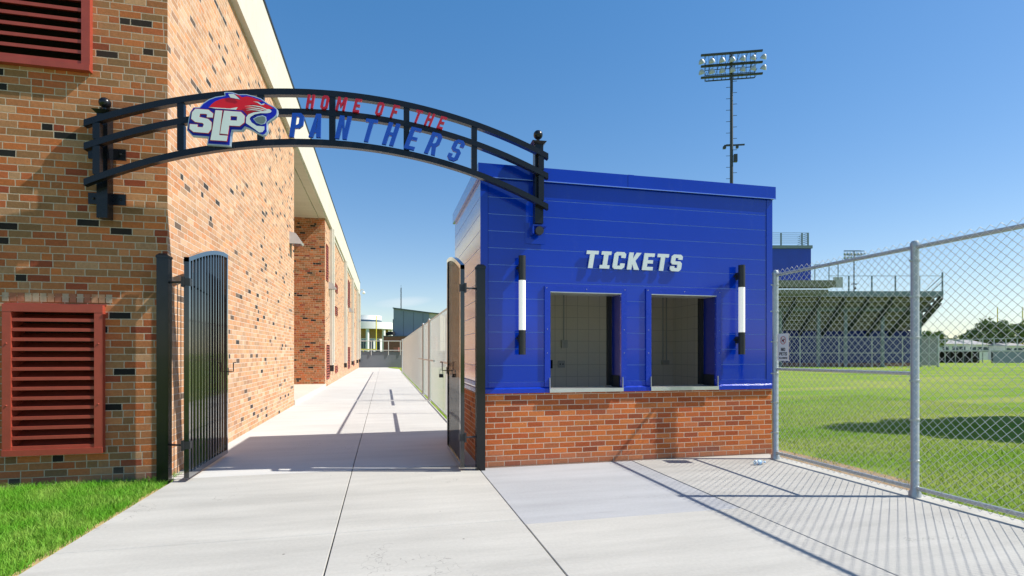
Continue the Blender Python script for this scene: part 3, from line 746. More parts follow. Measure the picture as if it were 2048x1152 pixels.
# emblem
EMB_OUT = [(-1.122,4.206),(-1.09,4.213),(-1.038,4.213),(-0.979,4.197),(-0.895,4.205),(-0.816,4.191),(-0.75,4.172),(-0.704,4.141),(-0.67,4.119),(-0.617,4.096),(-0.584,4.07),(-0.579,4.035),(-0.59,3.998),(-0.617,3.968),(-0.65,3.944),(-0.684,3.912),(-0.687,3.848),(-0.682,3.813),(-0.704,3.78),(-0.737,3.767),(-0.783,3.784),(-0.836,3.815),(-0.881,3.834),(-0.911,3.843),(-0.94,3.804),(-1.038,3.799),(-1.048,3.757),(-1.057,3.63),(-1.292,3.63),(-1.279,3.707),(-1.435,3.709),(-1.488,3.767),(-1.478,3.841),(-1.468,3.904),(-1.454,3.967),(-1.409,4.021),(-1.365,4.023),(-1.333,4.067),(-1.27,4.118),(-1.206,4.149),(-1.117,4.172)]
EMB_RED = [(-1.27,4.022),(-1.244,4.061),(-1.206,4.096),(-1.148,4.126),(-1.074,4.148),(-1.051,4.144),(-0.958,4.135),(-0.957,4.15),(-1.012,4.189),(-0.979,4.187),(-0.94,4.164),(-0.895,4.178),(-0.842,4.173),(-0.789,4.157),(-0.731,4.139),(-0.789,4.133),(-0.822,4.123),(-0.776,4.116),(-0.753,4.094),(-0.713,4.111),(-0.664,4.099),(-0.622,4.072),(-0.664,4.063),(-0.69,4.045),(-0.789,4.025),(-0.849,4.001),(-0.883,3.97),(-0.927,4.014),(-0.999,4.021),(-1.077,4.026),(-1.167,4.025)]
EMB_EAR = [(-1.075,4.183),(-1.022,4.19),(-0.992,4.167),(-0.959,4.136),(-1.054,4.147)]
EMB_MUZ = [(-0.896,3.948),(-0.872,3.982),(-0.822,4.006),(-0.75,4.024),(-0.697,4.035),(-0.68,4.056),(-0.654,4.053),(-0.639,4.037),(-0.65,4.02),(-0.684,4.01),(-0.75,4.005),(-0.809,3.987),(-0.852,3.957),(-0.863,3.933),(-0.841,3.896),(-0.789,3.863),(-0.713,3.863),(-0.713,3.829),(-0.733,3.801),(-0.766,3.794),(-0.816,3.831),(-0.859,3.859),(-0.898,3.884)]
EMB_MTH = [(-0.827,3.936),(-0.783,3.967),(-0.73,3.983),(-0.696,3.97),(-0.689,3.932),(-0.705,3.895),(-0.743,3.879),(-0.793,3.895)]
EMB_MTG = [(-0.814,3.936),(-0.78,3.957),(-0.731,3.972),(-0.704,3.962),(-0.698,3.931),(-0.711,3.903),(-0.743,3.891),(-0.786,3.904)]
EMB_W1 = [(-0.911,4.066),(-0.822,4.083),(-0.75,4.078),(-0.684,4.053),(-0.69,4.045),(-0.753,4.068),(-0.822,4.075)]
EMB_W2 = [(-0.902,4.044),(-0.836,4.059),(-0.77,4.058),(-0.697,4.042),(-0.704,4.036),(-0.773,4.049),(-0.836,4.051)]
EMB_W3 = [(-0.896,4.023),(-0.842,4.039),(-0.783,4.039),(-0.737,4.033),(-0.743,4.026),(-0.786,4.03),(-0.842,4.031)]
EMB_EYE = [(-0.824,4.125),(-0.776,4.125),(-0.753,4.112),(-0.745,4.101),(-0.726,4.11),(-0.711,4.114),(-0.718,4.099),(-0.747,4.093),(-0.763,4.103),(-0.783,4.116)]
EMB_LINE = [(-1.271,4.024),(-1.167,4.026),(-1.057,4.028),(-0.983,4.049),(-0.999,4.02),(-1.077,4.019),(-1.206,4.016)]
EMB_S = [(-1.397,3.994),(-1.27,3.995),(-1.224,3.959),(-1.229,3.915),(-1.286,3.914),(-1.282,3.943),(-1.294,3.948),(-1.351,3.946),(-1.36,3.911),(-1.27,3.896),(-1.239,3.864),(-1.243,3.79),(-1.272,3.745),(-1.416,3.747),(-1.454,3.777),(-1.45,3.827),(-1.376,3.828),(-1.378,3.802),(-1.326,3.803),(-1.314,3.833),(-1.324,3.848),(-1.4,3.855),(-1.437,3.885),(-1.428,3.955)]
EMB_L = [(-1.2,3.996),(-1.134,3.997),(-1.164,3.732),(-1.082,3.732),(-1.09,3.674),(-1.25,3.673),(-1.228,3.805)]
EMB_P = [(-1.114,3.998),(-0.947,3.999),(-0.91,3.961),(-0.916,3.886),(-0.961,3.845),(-1.066,3.843),(-1.078,3.747),(-1.154,3.75),(-1.136,3.875)]
EMB_PH = [(-1.05,3.946),(-0.985,3.947),(-0.989,3.902),(-1.054,3.9)]
EMB_NAVY = [(-1.419,4.008),(-1.257,4.013),(-0.934,4.019),(-0.891,3.969),(-0.9,3.881),(-0.953,3.831),(-1.054,3.823),(-1.067,3.734),(-1.074,3.66),(-1.266,3.656),(-1.254,3.734),(-1.425,3.731),(-1.469,3.769),(-1.463,3.828),(-1.451,3.884),(-1.444,3.961)]

ef=lambda px,pz,py: (px,py,pz)
def emb(name,poly,mat,y0,par,holes=()):
    m_=MB(); m_.prism(poly,holes,ef,y0,y0+.004); return m_.build(name,mat,par,**W0)
def inset(poly,d):
    out=[]; n=len(poly)
    A=sum(poly[i][0]*poly[(i+1)%n][1]-poly[(i+1)%n][0]*poly[i][1] for i in range(n)); sg=1 if A>0 else -1
    for i in range(n):
        p0,p1,p2=Vector(poly[i-1]),Vector(poly[i]),Vector(poly[(i+1)%n])
        a=(p1-p0).normalized(); b=(p2-p1).normalized(); na=Vector((-a.y,a.x))*sg; nb=Vector((-b.y,b.x))*sg
        m=(na+nb); m=m/max(.35,m.length_squared)*2 if m.length_squared>1e-6 else na
        if m.length>2: m=m.normalized()*2
        out.append(tuple(p1+m*d))
    return out
m_=MB(); m_.prism(EMB_OUT,[],ef,-.077,-.0355); eb=m_.build('emblem',M['emb_edge'],ar,**W0)
emb('blue_field',inset(EMB_OUT,.011),M['emb_blue'],-.0815,eb)
emb('cat_face',EMB_RED,M['emb_red'],-.086,eb)
emb('letter_ground',EMB_NAVY,M['emb_navy'],-.0905,eb)
for nm,pl in (('ear',EMB_EAR),('muzzle',EMB_MUZ),('whisker',EMB_W1),('whisker',EMB_W2),('whisker',EMB_W3),('eye',EMB_EYE),('face_edge',EMB_LINE)):
    emb(nm,pl,M['letter_white'],-.095,eb)
emb('mouth_rim',EMB_MTH,M['emb_edge'],-.0955,eb); emb('mouth',EMB_MTG,M['emb_grey'],-.100,eb)
for pl,hs in ((EMB_S,[]),(EMB_L,[]),(EMB_P,[EMB_PH])):
    emb('letter_outline',inset(pl,-.006),M['red_letter'],-.095,eb,[inset(x,.004) for x in hs]); emb('letter',pl,M['letter_white'],-.100,eb,hs)

# ============================================================ GATE
def gate_post(x,y,w,d,top,label):
    t=thing('gate_post',(x,y,0),label,'gate post','gate posts')
    m_=MB(); m_.box(x-w/2,x+w/2,y-d/2,y+d/2,-.03,top); m_.build('shaft',M['black_gate'],t)
    m_=MB(); w2,d2=w/2+.006,d/2+.006; m_.add([(x-w2,y-d2,top-.02),(x+w2,y-d2,top-.02),(x+w2,y+d2,top-.02),(x-w2,y+d2,top-.02),(x-w2,y-d2,top+.004),(x+w2,y-d2,top+.004),(x+w2,y+d2,top+.004),(x-w2,y+d2,top+.004),(x-w2*.6,y-d2*.6,top+.03),(x+w2*.6,y-d2*.6,top+.03),(x+w2*.6,y+d2*.6,top+.03),(x-w2*.6,y+d2*.6,top+.03)],
        [(0,1,5,4),(1,2,6,5),(2,3,7,6),(3,0,4,7),(4,5,9,8),(5,6,10,9),(6,7,11,10),(7,4,8,11),(8,9,10,11)]); m_.build('cap',M['black_gate'],t)
    return t
gate_post(-2.33,6.60,.115,.105,2.45,'thick black square gate post at the corner of the brick building')
gate_post(1.125,6.40,.105,.105,2.43,'slimmer black square gate post in front of the ticket booth corner')
def gate_leaf(x,y0,L,side,label):
    t=thing('gate_leaf',(x,y0,0),label,'gate','open picket gate leaves')
    def top(s): return 2.44+.29*math.sin(min(1,s/L)*math.pi/2*1.0)*(1-.0*s)
    s_=.025
    m_=MB(); m_.box(x-s_,x+s_,y0,y0+.05,.045,2.44); m_.build('hinge_stile',M['black_leaf'],t)
    m_=MB(); m_.box(x-s_,x+s_,y0+L-.05,y0+L,.045,2.70); m_.build('latch_stile',M['black_leaf'],t)
    m_=MB(); n=24; vs=[]
    for i in range(n+1):
        u=i/n; y=y0+L*u; z=top(L*u)+.0; vs+=[(x-s_-.001,y,z-.05),(x+s_+.001,y,z-.05),(x+s_+.001,y,z),(x-s_-.001,y,z)]
    m_.add(vs,[(i*4+k,i*4+(k+1)%4,(i+1)*4+(k+1)%4,(i+1)*4+k) for i in range(n) for k in range(4)]+[(0,1,2,3),(n*4+3,n*4+2,n*4+1,n*4)]); m_.build('top_rail',M['black_leaf'],t)
    m_=MB(); m_.box(x-s_,x+s_,y0+.0505,y0+L-.0505,.05,.10); m_.box(x-s_,x+s_,y0+.0505,y0+L-.0505,.045,.05); m_.build('bottom_rail',M['black_leaf'],t)
    npk=12; stp=(L-.1)/(npk+1)
    for i in range(npk):
        y=y0+.05+stp*(i+1); m_=MB(); m_.box(x-.0125,x+.0125,y-.0125,y+.0125,.10,top(y-y0)-.045); m_.build('picket',M['black_leaf'],t)
    for z in (2.17,.40):
        m_=MB()
        m_.tube([(x,y0+.02,z),(x+side*.07,y0+.03,z),(x+side*.22,y0+.06 if side>0 else y0+.1,z)],.011,8)
        m_.box(x-.035,x+.035,y0-.008,y0+.06,z-.04,z+.04)
        m_.box(x+side*.035-.012,x+side*.035+.012,y0-.02,y0+.05,z-.055,z+.055)
        m_.build('hinge',M['black_matt'],t)
    m_=MB(); ye=y0+L; sx=-side
    m_.box(x-.03,x+.03,ye+.0005,ye+.02,1.1,1.2)
    m_.tube([(x,ye+.01,1.15),(x+sx*.09,ye+.01,1.15),(x+sx*.09,ye+.01,1.27),(x+sx*.12,ye+.01,1.27)],.008,8)
    m_.build('latch',M['black_matt'],t)
    return t
gate_leaf(-2.08,6.5,1.5,-1,'left leaf of the arched black picket gate, swung open along the brick wall')
gl=gate_leaf(.90,6.33,1.40,1,'right leaf of the arched black picket gate, swung open beside the ticket booth')
pk=thing('padlock',(.79,7.74,1.15),'small black padlock hanging on the right gate leaf latch','padlock')
m_=MB(); m_.box(.765,.825,7.73,7.755,1.05,1.10); m_.build('body',M['black_matt'],pk)
m_=MB(); m_.tube([(.775,7.742,1.10),(.775,7.742,1.15),(.785,7.742,1.165),(.805,7.742,1.165),(.815,7.742,1.15),(.815,7.742,1.10)],.005,6); m_.build('shackle',M['steel'],pk)

# ============================================================ CHAIN LINK
def chainlink(parent,axis,fix,a0,a1,z0,z1,p,r,mat,name='wire_mesh'):
    q=p/2; na=int(round((a1-a0)/q)); N=int(round((z1-z0)/q))
    k=np.arange(N+1); i=np.arange(na)[:,None]
    sgn=np.where((k[None,:]+i)%2==0,1.,-1.)
    a=a0+q*(i+.5)+sgn*(q/2+r*.9)
    c=fix+sgn*r*.9; z=z0+k[None,:]*q+0*i
    ring=[(r*1.25,0),(0,r),(-r*1.25,0),(0,-r)]
    V=np.stack([np.stack([a+da, c+dc, z],-1) for da,dc in ring],2)   # na,N+1,4,3
    if axis=='y': V=V[...,[1,0,2]]
    base=(np.arange(na)[:,None]*(N+1)+np.arange(N)[None,:])*4
    F=[]
    for e in range(4):
        e2=(e+1)%4; F.append(np.stack([base+e,base+e2,base+4+e2,base+4+e],-1).reshape(-1,4))
    return np_mesh(name,V.reshape(-1,3),np.concatenate(F),mat,parent,ORG[parent.name])
FX=5.04
cf=thing('chain_link_fence',(FX,3.6,0),'tall galvanised chain link fence between the pavement and the grass field','fence')
def fence_post(par,x,y,r,h,mat,dome=True):
    m_=MB(); m_.lathe((x,y,-.03),[(r*1.5,0),(r*1.5,.07),(r,.10),(r,h+.03)]+([(r*1.12,h+.03),(r*1.12,h+.055),(r*.8,h+.08),(.002,h+.09)] if dome else [(.002,h+.03)]),16); return m_.build('post',mat,par,smooth=True)
for y,r in ((6.15,.038),(4.22,.036),(1.3,.036),(-1.6,.036)): fence_post(cf,FX,y,r,2.44,M['galv'])
m_=MB(); m_.tube([(FX,6.12,2.43),(FX,-1.6,2.43)],.021,12); m_.build('top_rail',M['galv'],cf,smooth=True)
m_=MB(); m_.tube([(FX,6.12,1.19),(FX,4.26,1.20)],.019,12); m_.build('middle_rail',M['galv'],cf,smooth=True)
m_=MB(); m_.tube([(FX,6.12,.085),(FX,-1.6,.085)],.021,12); m_.build('bottom_rail',M['galv'],cf,smooth=True)
chainlink(cf,'y',FX-.03,-1.6,6.11,.03,2.51,.082,.0026,M['wire'])
m_=MB()
for y,r in ((6.15,.04),(4.22,.038),(1.3,.038)):
    for z in (.35,.75,1.13,1.55,1.95,2.3): m_.lathe((FX,y,z),[(r+.001,-.012),(r+.004,-.01),(r+.004,.01),(r+.001,.012)],14); m_.box(FX-r-.03,FX-r,y-.006,y+.006,z-.008,z+.008)
m_.split('tie_band',M['galv'],cf)
m_=MB(); m_.add([(5.2,-2,-.012),(5.27,-2,-.012),(5.27,6.45,-.012),(5.2,6.45,-.012)],[(0,1,2,3)])
sg=thing('no_pets_sign',(FX-.045,5.95,1.474),'white no pets notice wired to the chain link fence beside the booth','sign')
m_=MB(); xs=FX-.048; m_.box(xs,xs+.003,5.85,6.05,1.30,1.65); m_.build('panel',M['white'],sg)
def sign_txt(text,zc,h,w_tot,nm):
    gs=[glyph(c,w=.6,s=.19,v=.17,c=.13) for c in text]; tr=.10
    tot=sum(g_[0] for g_ in gs)+tr*(len(text)-1); k=w_tot/(tot*h); x=-w_tot/2
    for (w,o_,hs) in gs:
        ff=lambda px,pz,py,x=x: (py, 5.95-(x+px*h*k), zc+pz*h)
        m_=MB(); m_.prism(o_,hs,ff,xs-.002,xs-.0003); m_.build(nm,M['sign_black'],sg); x+=(w+tr)*h*k
sign_txt('NO',1.425,.042,.075,'letter'); sign_txt('PETS',1.368,.042,.135,'letter'); sign_txt('ALLOWED',1.325,.022,.145,'letter')
m_=MB(); n=28; R1,R0=.052,.045; vs=[]
for i in range(n):
    t_=2*math.pi*i/n
    for rr in (R1,R0): vs+=[(xs-.0022,5.95+rr*math.cos(t_),1.563+rr*math.sin(t_))]
m_.add(vs,[(2*i,2*((i+1)%n),2*((i+1)%n)+1,2*i+1) for i in range(n)])
m_.bar((xs-.0026,5.95+.033,1.563+.033),(xs-.0026,5.95-.033,1.563-.033),.0006,.006,up=(0,1,-1)); m_.build('ban_ring',M['sign_red'],sg)
m_=MB(); dog=[(-.026,-.028),(-.02,-.028),(-.018,-.012),(.0,-.012),(.004,-.028),(.010,-.028),(.012,-.008),(.018,.006),(.03,.008),(.03,.016),(.02,.018),(.016,.03),(.011,.022),(.004,.006),(-.016,.004),(-.022,.018),(-.027,.018),(-.024,-.004)]
m_.prism(dog,[],lambda px,pz,py:(py,5.95-px,1.563+pz),xs-.0018,xs-.0003); m_.build('dog_symbol',M['sign_black'],sg)
m_=MB()
for a in (5.852,6.046): m_.box(xs-.0016,xs-.0003,a-.001,a+.001,1.303,1.647)
m_.split('border',M['sign_red'],sg)
wb=thing('water_bottle',(4.57,5.86,.03),'crushed clear plastic water bottle lying on the concrete near the fence post','bottle')
m_=MB(); m_.lathe((4.50,5.86,.032),[(.001,0),(.026,.0),(.031,.006),(.030,.03),(.027,.04),(.030,.05),(.029,.09),(.022,.105),(.014,.125),(.012,.135)],18,'X'); m_.build('body',M['plastic'],wb,smooth=True)
m_=MB(); m_.lathe((4.635,5.86,.032),[(.013,0),(.013,.016),(.001,.016)],14,'X'); m_.build('cap',M['bluelabel'],wb,smooth=True)
m_=MB(); m_.lathe((4.553,5.86,.032),[(.0306,0),(.0306,.03)],18,'X'); m_.build('label_band',M['bluelabel'],wb,smooth=True)

# fence beside the walk
WX=1.30
wf=thing('chain_link_fence',(WX,26,0),'long chain link fence with a double gate running down the right side of the walk','fence')
for y in (9.05,16.1,18.6,40.4): fence_post(wf,WX,y,.036,2.36,M['galv'])
for y in (12.5,22.2,25.8,29.4,33,36.6): fence_post(wf,WX+.10,y,.024,2.30,M['galv'],False)
for a,b in ((9.08,15.85),(16.25,18.45),(18.65,40.4)):
    m_=MB(); m_.tube([(WX,a,2.335),(WX,b,2.335)],.021,10); m_.build('top_rail',M['galv'],wf,smooth=True)
    m_=MB(); m_.tube([(WX,a,.07),(WX,b,.07)],.016,8); m_.build('bottom_rail',M['galv'],wf,smooth=True)
for y in (15.85,16.25,18.45): m_=MB(); m_.tube([(WX,y,.07),(WX,y,2.335)],.022,10); m_.build('gate_stile',M['galv'],wf,smooth=True)
for a,b in ((9.08,12.6),(14.5,15.85),(16.25,18.45),(18.65,21.0)): m_=MB(); m_.box(WX-.022,WX+.022,a,b,1.17,1.215); m_.build('brace_rail',M['galv'],wf)
chainlink(wf,'y',WX+.04,9.05,40.4,.04,2.36,.090,.0019,M['wire_walk'])
def slat_mat():
    t=NT('fence slat'); p=t.pos(); t.l(t.mix(t.noise(p,3,4),(.50,.49,.46),(.68,.66,.62)),t.b.inputs['Base Color']); t.b.inputs['Roughness'].default_value=.5; return t.m
m_=MB()

# retaining wall and railing
rw=thing('retaining_wall',(0,54,0),'low grey concrete retaining wall closing the far end of the walk','wall')
m_=MB(); m_.box(-2.4,9,54.0,54.3,-.1,1.48); m_.build('wall',M['conc_wall'],rw)
m_=MB(); m_.box(-2.4,9,53.97,54.33,1.481,1.56); m_.build('coping',M['conc_wall'],rw)
rl=thing('pipe_railing',(0,53.9,1.5),'pale pipe railing on top of the grey retaining wall','railing')
m_=MB(); m_.tube([(-2.2,53.93,2.56),(8.8,53.93,2.56)],.035,8); m_.build('top_rail',M['lightgrey'],rl,smooth=True)
m_=MB(); m_.tube([(-2.2,53.93,1.66),(8.8,53.93,1.66)],.03,8); m_.build('bottom_rail',M['lightgrey'],rl,smooth=True)
for x in (-2.2,-1.2,.42,1.55,3.2,5.0,7.0,8.8): m_=MB(); m_.tube([(x,53.93,1.2),(x,53.93,2.56)],.035,8); m_.build('post',M['lightgrey'],rl,smooth=True)
mb=MB(); mb.add([(1.0,49,-.012),(1.28,47.5,-.012),(1.28,53.95,-.012),(.3,53.95,-.012),(.35,52.6,-.012)],[(0,1,2,3,4)])
mb2=MB(); mb2.add([(x,y,.012) for x,y in ((1.0,49.0),(1.28,48),(1.28,53.95),(.35,53.95),(.45,52.0))],[(0,1,2,3,4)]); tag(mb2.build('grass_verge',M['turf']),kind='structure')

# ============================================================ FAR FRAME: axes across (x) and away (y) from the photo's view direction
SA,CA=math.sin(YAW),math.cos(YAW)
def far(name,s,d,label,cat,group=None,rz=0,z=0):
    return thing(name,(SA*d+CA*s, CA*d-SA*s, z),label,cat,group,rz=-YAW+rz)
def S(u,d): return (u-1024)/1080*d
def Z(v,d): return 1.4+(706-v)/1080*d

# light tower
def tower(u,d,scale,label,ztop,rz):
    t=far('light_tower',S(u,d),d,label,'light tower','stadium light towers',rz=rz)
    k=scale; hw=2.72*k
    m_=MB(); m_.tube([(0,0,0),(0,0,ztop)],[.2*k,.12*k],12); m_.build('pole',M['towersteel'],t,world=False,smooth=True)
    zb=ztop-2.1*k; zs=[zb,zb+1.05*k,zb+2.1*k]
    m_=MB()
    for z in zs: m_.box(-hw,hw,-.10*k,.10*k,z-.07*k,z+.07*k)
    m_.split('cross_arm',M['towersteel'],t,world=False)
    m_=MB(); yb=.75*k
    for z in (zb+.05*k,zb+.55*k,zb+1.05*k,zb+1.55*k,zb+2.4*k): m_.bar((-hw*.82,yb,z),(hw*.82,yb,z),.05*k,.05*k)
    for i in range(13):
        x=-hw*.82+hw*1.64*i/12; m_.bar((x,yb,zb),(x,yb,zb+2.4*k),.035*k,.035*k)
        if i<12: m_.bar((x,yb,zb+1.05*k*(i%2)),(x+hw*.137,0,zb+1.05*k*(1+i%2)),.03*k,.03*k)
    for x in (-hw*.82,0,hw*.82):
        for z in zs+[zb+.5*k,zb+1.5*k]: m_.bar((x,0,z),(x,yb,z),.04*k,.04*k)
    m_.box(-hw*.8,hw*.8,yb-.08*k,yb,zb-.04*k,zb-.01*k)
    m_.build('service_cage',M['towersteel'],t,world=False)
    m_=MB(); n=28 if k>=1 else 10; 
    for i in range(n):
        z=ztop*.42+(zb-ztop*.42)*i/n; sd=1 if i%2 else -1; m_.bar((0,0,z),(sd*.48*k,0,z),.035*k,.035*k)
    m_.split('climbing_rung',M['towersteel'],t,world=False)
    if k>=1:
        m_=MB(); z=Z(292,50); m_.box(-.65,1.15,-.05,.05,z,z+.13); m_.box(-.75,-.5,-.15,.15,z-.22,z-.0005); m_.box(.4,.6,-.15,.15,z-.22,z-.0005); m_.build('antenna_arm',M['towersteel'],t,world=False)
        m_=MB(); m_.box(.2,.5,-.15,.15,z-1.5,z-.8); m_.build('control_box',M['towersteel'],t,world=False)
    nl=7 if k>=1 else 6
    prof=[(.02,.30),(.10,.28),(.20,.20),(.29,.06),(.34,-.12),(.35,-.17)]
    for row,z in enumerate((zb+.35*k,zb+1.32*k)):
        for i in range(nl):
            x=-hw*1.0+2*hw*i/(nl-1)
            m_=MB(); m_.lathe((0,0,0),[(r*k*.84,h*k*.9) for r,h in prof],14)
            tilt=Matrix.Rotation(.55,3,'X')@Matrix.Rotation(.25*(-1 if i<nl/2 else 1),3,'Y')
            m_.v=[tuple(tilt@Vector(v)+Vector((x,-.33*k,z))) for v in m_.v]
            m_.build('floodlight',M['lampshell'] if k>=1 else M['towersteel'],t,world=False,smooth=True)
    return t
tower(1463,50,1.0,'tall dark light tower with rungs rising behind the ticket booth roof',Z(106,50),-.15)
tower(1708,150,1.05*.98,'distant light tower standing beyond the bleachers',Z(502,150),0)

# ---- bleachers
BD=56.0; b0=S(1700,BD)
bl=far('bleachers',b0,BD,'raised stadium bleachers seen from behind on steel posts above a blue wall','bleachers')
def LX(u,d=BD): return S(u,d)-b0
xl,xr=LX(1480),S(1885,54)-b0
z_top=Z(583,54)
m_=MB(); ns=15
y0_=-2.0; 
for i in range(ns):
    z=z_top-.45*i; y=y0_+.52*i; xrr=xr
    m_.cur=0; m_.box(xl,xrr,y,y+.50,z-.09,z); m_.cur=1; m_.box(xl,xrr,y+.50,y+.54,z-.44,z-.02)
m_.cur=0; zz0=z_top; m_.add([(xr,y0_,zz0),(xr,y0_+.52*ns,zz0-.45*ns),(xr,y0_+.52*ns,zz0-.45*ns-.75),(xr,y0_,zz0-.75),(xr+.08,y0_,zz0),(xr+.08,y0_+.52*ns,zz0-.45*ns),(xr+.08,y0_+.52*ns,zz0-.45*ns-.75),(xr+.08,y0_,zz0-.75)],[(0,1,2,3),(7,6,5,4),(0,4,5,1),(1,5,6,2),(2,6,7,3),(3,7,4,0)])
m_.build('seating_deck',[M['plank_shaded'],M['tan']],bl,world=False)  # dark treads, paler risers: shade and bounce light put into the colours
m_=MB()
m_.box(xl,xr,y0_-.12,y0_-.001,z_top-.48,z_top+.02)
m_.build('fascia_beam',M['deck'],bl,world=False)
zm=Z(616,56); m_=MB(); m_.box(xl,LX(1872),.0,.3,zm-.35,zm+.3); m_.build('girder',M['deck'],bl,world=False)
for i in range(8):
    x=xr-.12-2.42*i*1.0
    m_=MB(); a=Vector((x,y0_,z_top-.62)); q=Vector((x,y0_+.52*ns,z_top-.62-.45*ns)); m_.bar(a,q,.16,.22)
    o2=Vector((0,0,-.75)); m_.bar(a+o2*.75,q+o2*.2,.10,.12)
    for k in range(7):
        f=k/7.; m_.bar(a.lerp(q,f),(a+o2*.75).lerp(q+o2*.2,f+.06),.06,.06)
    m_.build('raker_truss',M['raker'],bl,world=False)
for u,zt in ((1560,6.5),(1636,zm+1.6),(1690,zm-.3),(1764,zm-.3),(1838,zm-.3)):
    x=LX(u); m_=MB(); m_.box(x-.16,x+.16,-.15,.02 if u!=1636 else .02,-.1,zt); m_.build('column',M['deck'],bl,world=False)
m_=MB(); zr=Z(552,54)
for u in (1697,1743,1790,1838,1884): x=LX(u,54); m_.box(x-.05,x+.05,y0_-.1,y0_,z_top,zr+(.35 if u==1884 else 0))
m_.bar((LX(1655,54),y0_-.05,zr),(xr,y0_-.05,zr),.04,.04); m_.bar((xr-.05,y0_,zr),(xr-.05,y0_+3,zr-1.8),.05,.05); m_.bar((xr-.05,y0_,zr-.6),(xr-.05,y0_+3,zr-2.4),.05,.05)
m_.build('back_railing',M['deck'],bl,world=False)
m_=MB(); m_.box(xl,LX(1840,58),2.0,2.2,-.1,Z(662,58)); m_.build('blue_wall',M['blue_dark'],bl,world=False)
m_=MB(); m_.box(xl,LX(1840,58),1.9,1.999,-.1,.35); m_.build('wall_footing',M['brick_far'],bl,world=False)
m_=MB()
for u in (1590,1670,1750,1812): x=LX(u,58); m_.box(x-.25,x+.25,1.93,1.999,.36,Z(664,58)); 
m_.split('wall_pier',M['blue_dark'],bl,world=False)
m_=MB(); m_.box(xl,LX(1665,53),-3.6,-2.14,Z(575,53),Z(562,53)); m_.box(xl,LX(1652,53),-3.4,-2.5,Z(588,53),Z(580,53)); m_.split('landing',M['tan'],bl,world=False)
m_=MB()
for u in (1624,1652,1670): x=LX(u,53); m_.bar((x,-3.5,Z(562,53)),(x,-3.5,Z(531,53)),.06,.06)
m_.bar((LX(1624,53),-3.5,Z(531,53)),(LX(1670,53),-3.5,Z(531,53)),.05,.05); m_.build('landing_railing',M['deck'],bl,world=False)
m_=MB(); m_.box(LX(1668,54),LX(1687,54),-1.9,-1.85,Z(575,54),Z(554,54)); m_.build('notice_board',M['lightgrey'],bl,world=False)
# chain fence in front of the blue wall
bf=far('field_fence',b0,BD-1.4,'chain link fence with white rails along the foot of the blue bleacher wall','fence')
m_=MB(); dd=BD-1.4
for v in (674,706): m_.bar((LX(1560,dd),0,Z(v,dd)),(LX(1876,dd),0,Z(v,dd)),.07,.07)
m_.split('rail',M['lightgrey'],bf,world=False)
for u in (1600,1678,1744,1805,1858): m_=MB(); x=LX(u,dd); m_.tube([(x,0,-.1),(x,0,Z(674,dd))],.05,8); m_.build('post',M['galv'],bf,world=False)
m_=MB(); x=LX(1876,dd); m_.tube([(x,0,-.1),(x,0,Z(672,dd))],.11,8); m_.build('end_post',M['galv'],bf,world=False)
m_=MB(); p_=.30; a0=LX(1560,dd); a1=LX(1876,dd); zz=Z(674,dd)
k=a0
while k<a1:
    m_.bar((k,0,0),(min(k+zz,a1),0,min(zz,a1-k)),.007,.007); m_.bar((k,.01,zz),(min(k+zz,a1),.01,zz-min(zz,a1-k)),.007,.007); k+=p_
m_.build('wire_mesh',M['wire'],bf,world=False)
# press box
pb=far('press_box',S(1560,53.5),53.5,'blue press box with a rooftop railing at the top of the bleachers','press box')
def PX(u,d=53.5): return S(u,d)-S(1560,53.5)
m_=MB(); m_.box(PX(1470),PX(1622),0,2.2,Z(566,53.5),Z(497,53.5)); m_.build('body',M['clad'],pb,world=False)
m_=MB(); m_.box(PX(1468),PX(1624),-.12,2.3,Z(497,53.5)+.001,Z(491,53.5)); m_.build('roof_slab',M['deck'],pb,world=False)
m_=MB(); zt=Z(466,53.5)
for u in (1562,1604,1616): m_.box(PX(u)-.06,PX(u)+.06,-.05,.05,Z(491,53.5),zt)
for i in range(6): m_.bar((PX(1470),0,Z(491,53.5)+.25+.2*i),(PX(1618),0,Z(491,53.5)+.25+.2*i),.035,.035); m_.bar((PX(1616),0,Z(491,53.5)+.25+.2*i),(PX(1616),2,Z(491,53.5)+.25+.2*i),.035,.035)
m_.build('roof_railing',M['deck'],pb,world=False)

# ---- far ballfield edge
D2=78.
dg=far('dugout',S(1935,D2),D2,'long low dark dugout with a pale roof edge at the far side of the field','dugout')
def Q(u,ref,d=D2): return S(u,d)-S(ref,d)
m_=MB(); m_.box(Q(1879,1935),Q(1986,1935),2.6,2.8,-.1,Z(703,D2)); m_.build('back_wall',M['dark'],dg,world=False)
m_=MB(); m_.box(Q(1877,1935),Q(1990,1935),0,2.8,Z(703,D2)+.001,Z(700,D2)); m_.build('roof',M['lightgrey'],dg,world=False)
m_=MB()
for u in (1879,1900,1930,1958,1985): m_.box(Q(u,1935)-.07,Q(u,1935)+.07,0.0,.15,-.1,Z(703,D2)); 
m_.split('post',M['towersteel'],dg,world=False)
m_=MB(); m_.box(Q(1880,1935),Q(1985,1935),2.0,2.4,.3,.5); m_.build('bench',M['raker'],dg,world=False)
ow=far('outfield_wall',S(2030,D2),D2,'blue grey padded outfield wall right of the dugout','wall')
m_=MB(); m_.box(Q(1990,2030),Q(2120,2030),0.3,.5,-.1,Z(703,D2)); m_.build('panel',M['metalgrey'],ow,world=False)
m_=MB(); m_.box(Q(1990,2030),Q(2120,2030),0.25,.55,Z(703,D2)+.001,Z(700.5,D2)); m_.build('top_pad',M['lightgrey'],ow,world=False)
of=far('outfield_fence',S(1950,D2),D2+.8,'tall pipe and mesh fence above the dugout roof','fence')
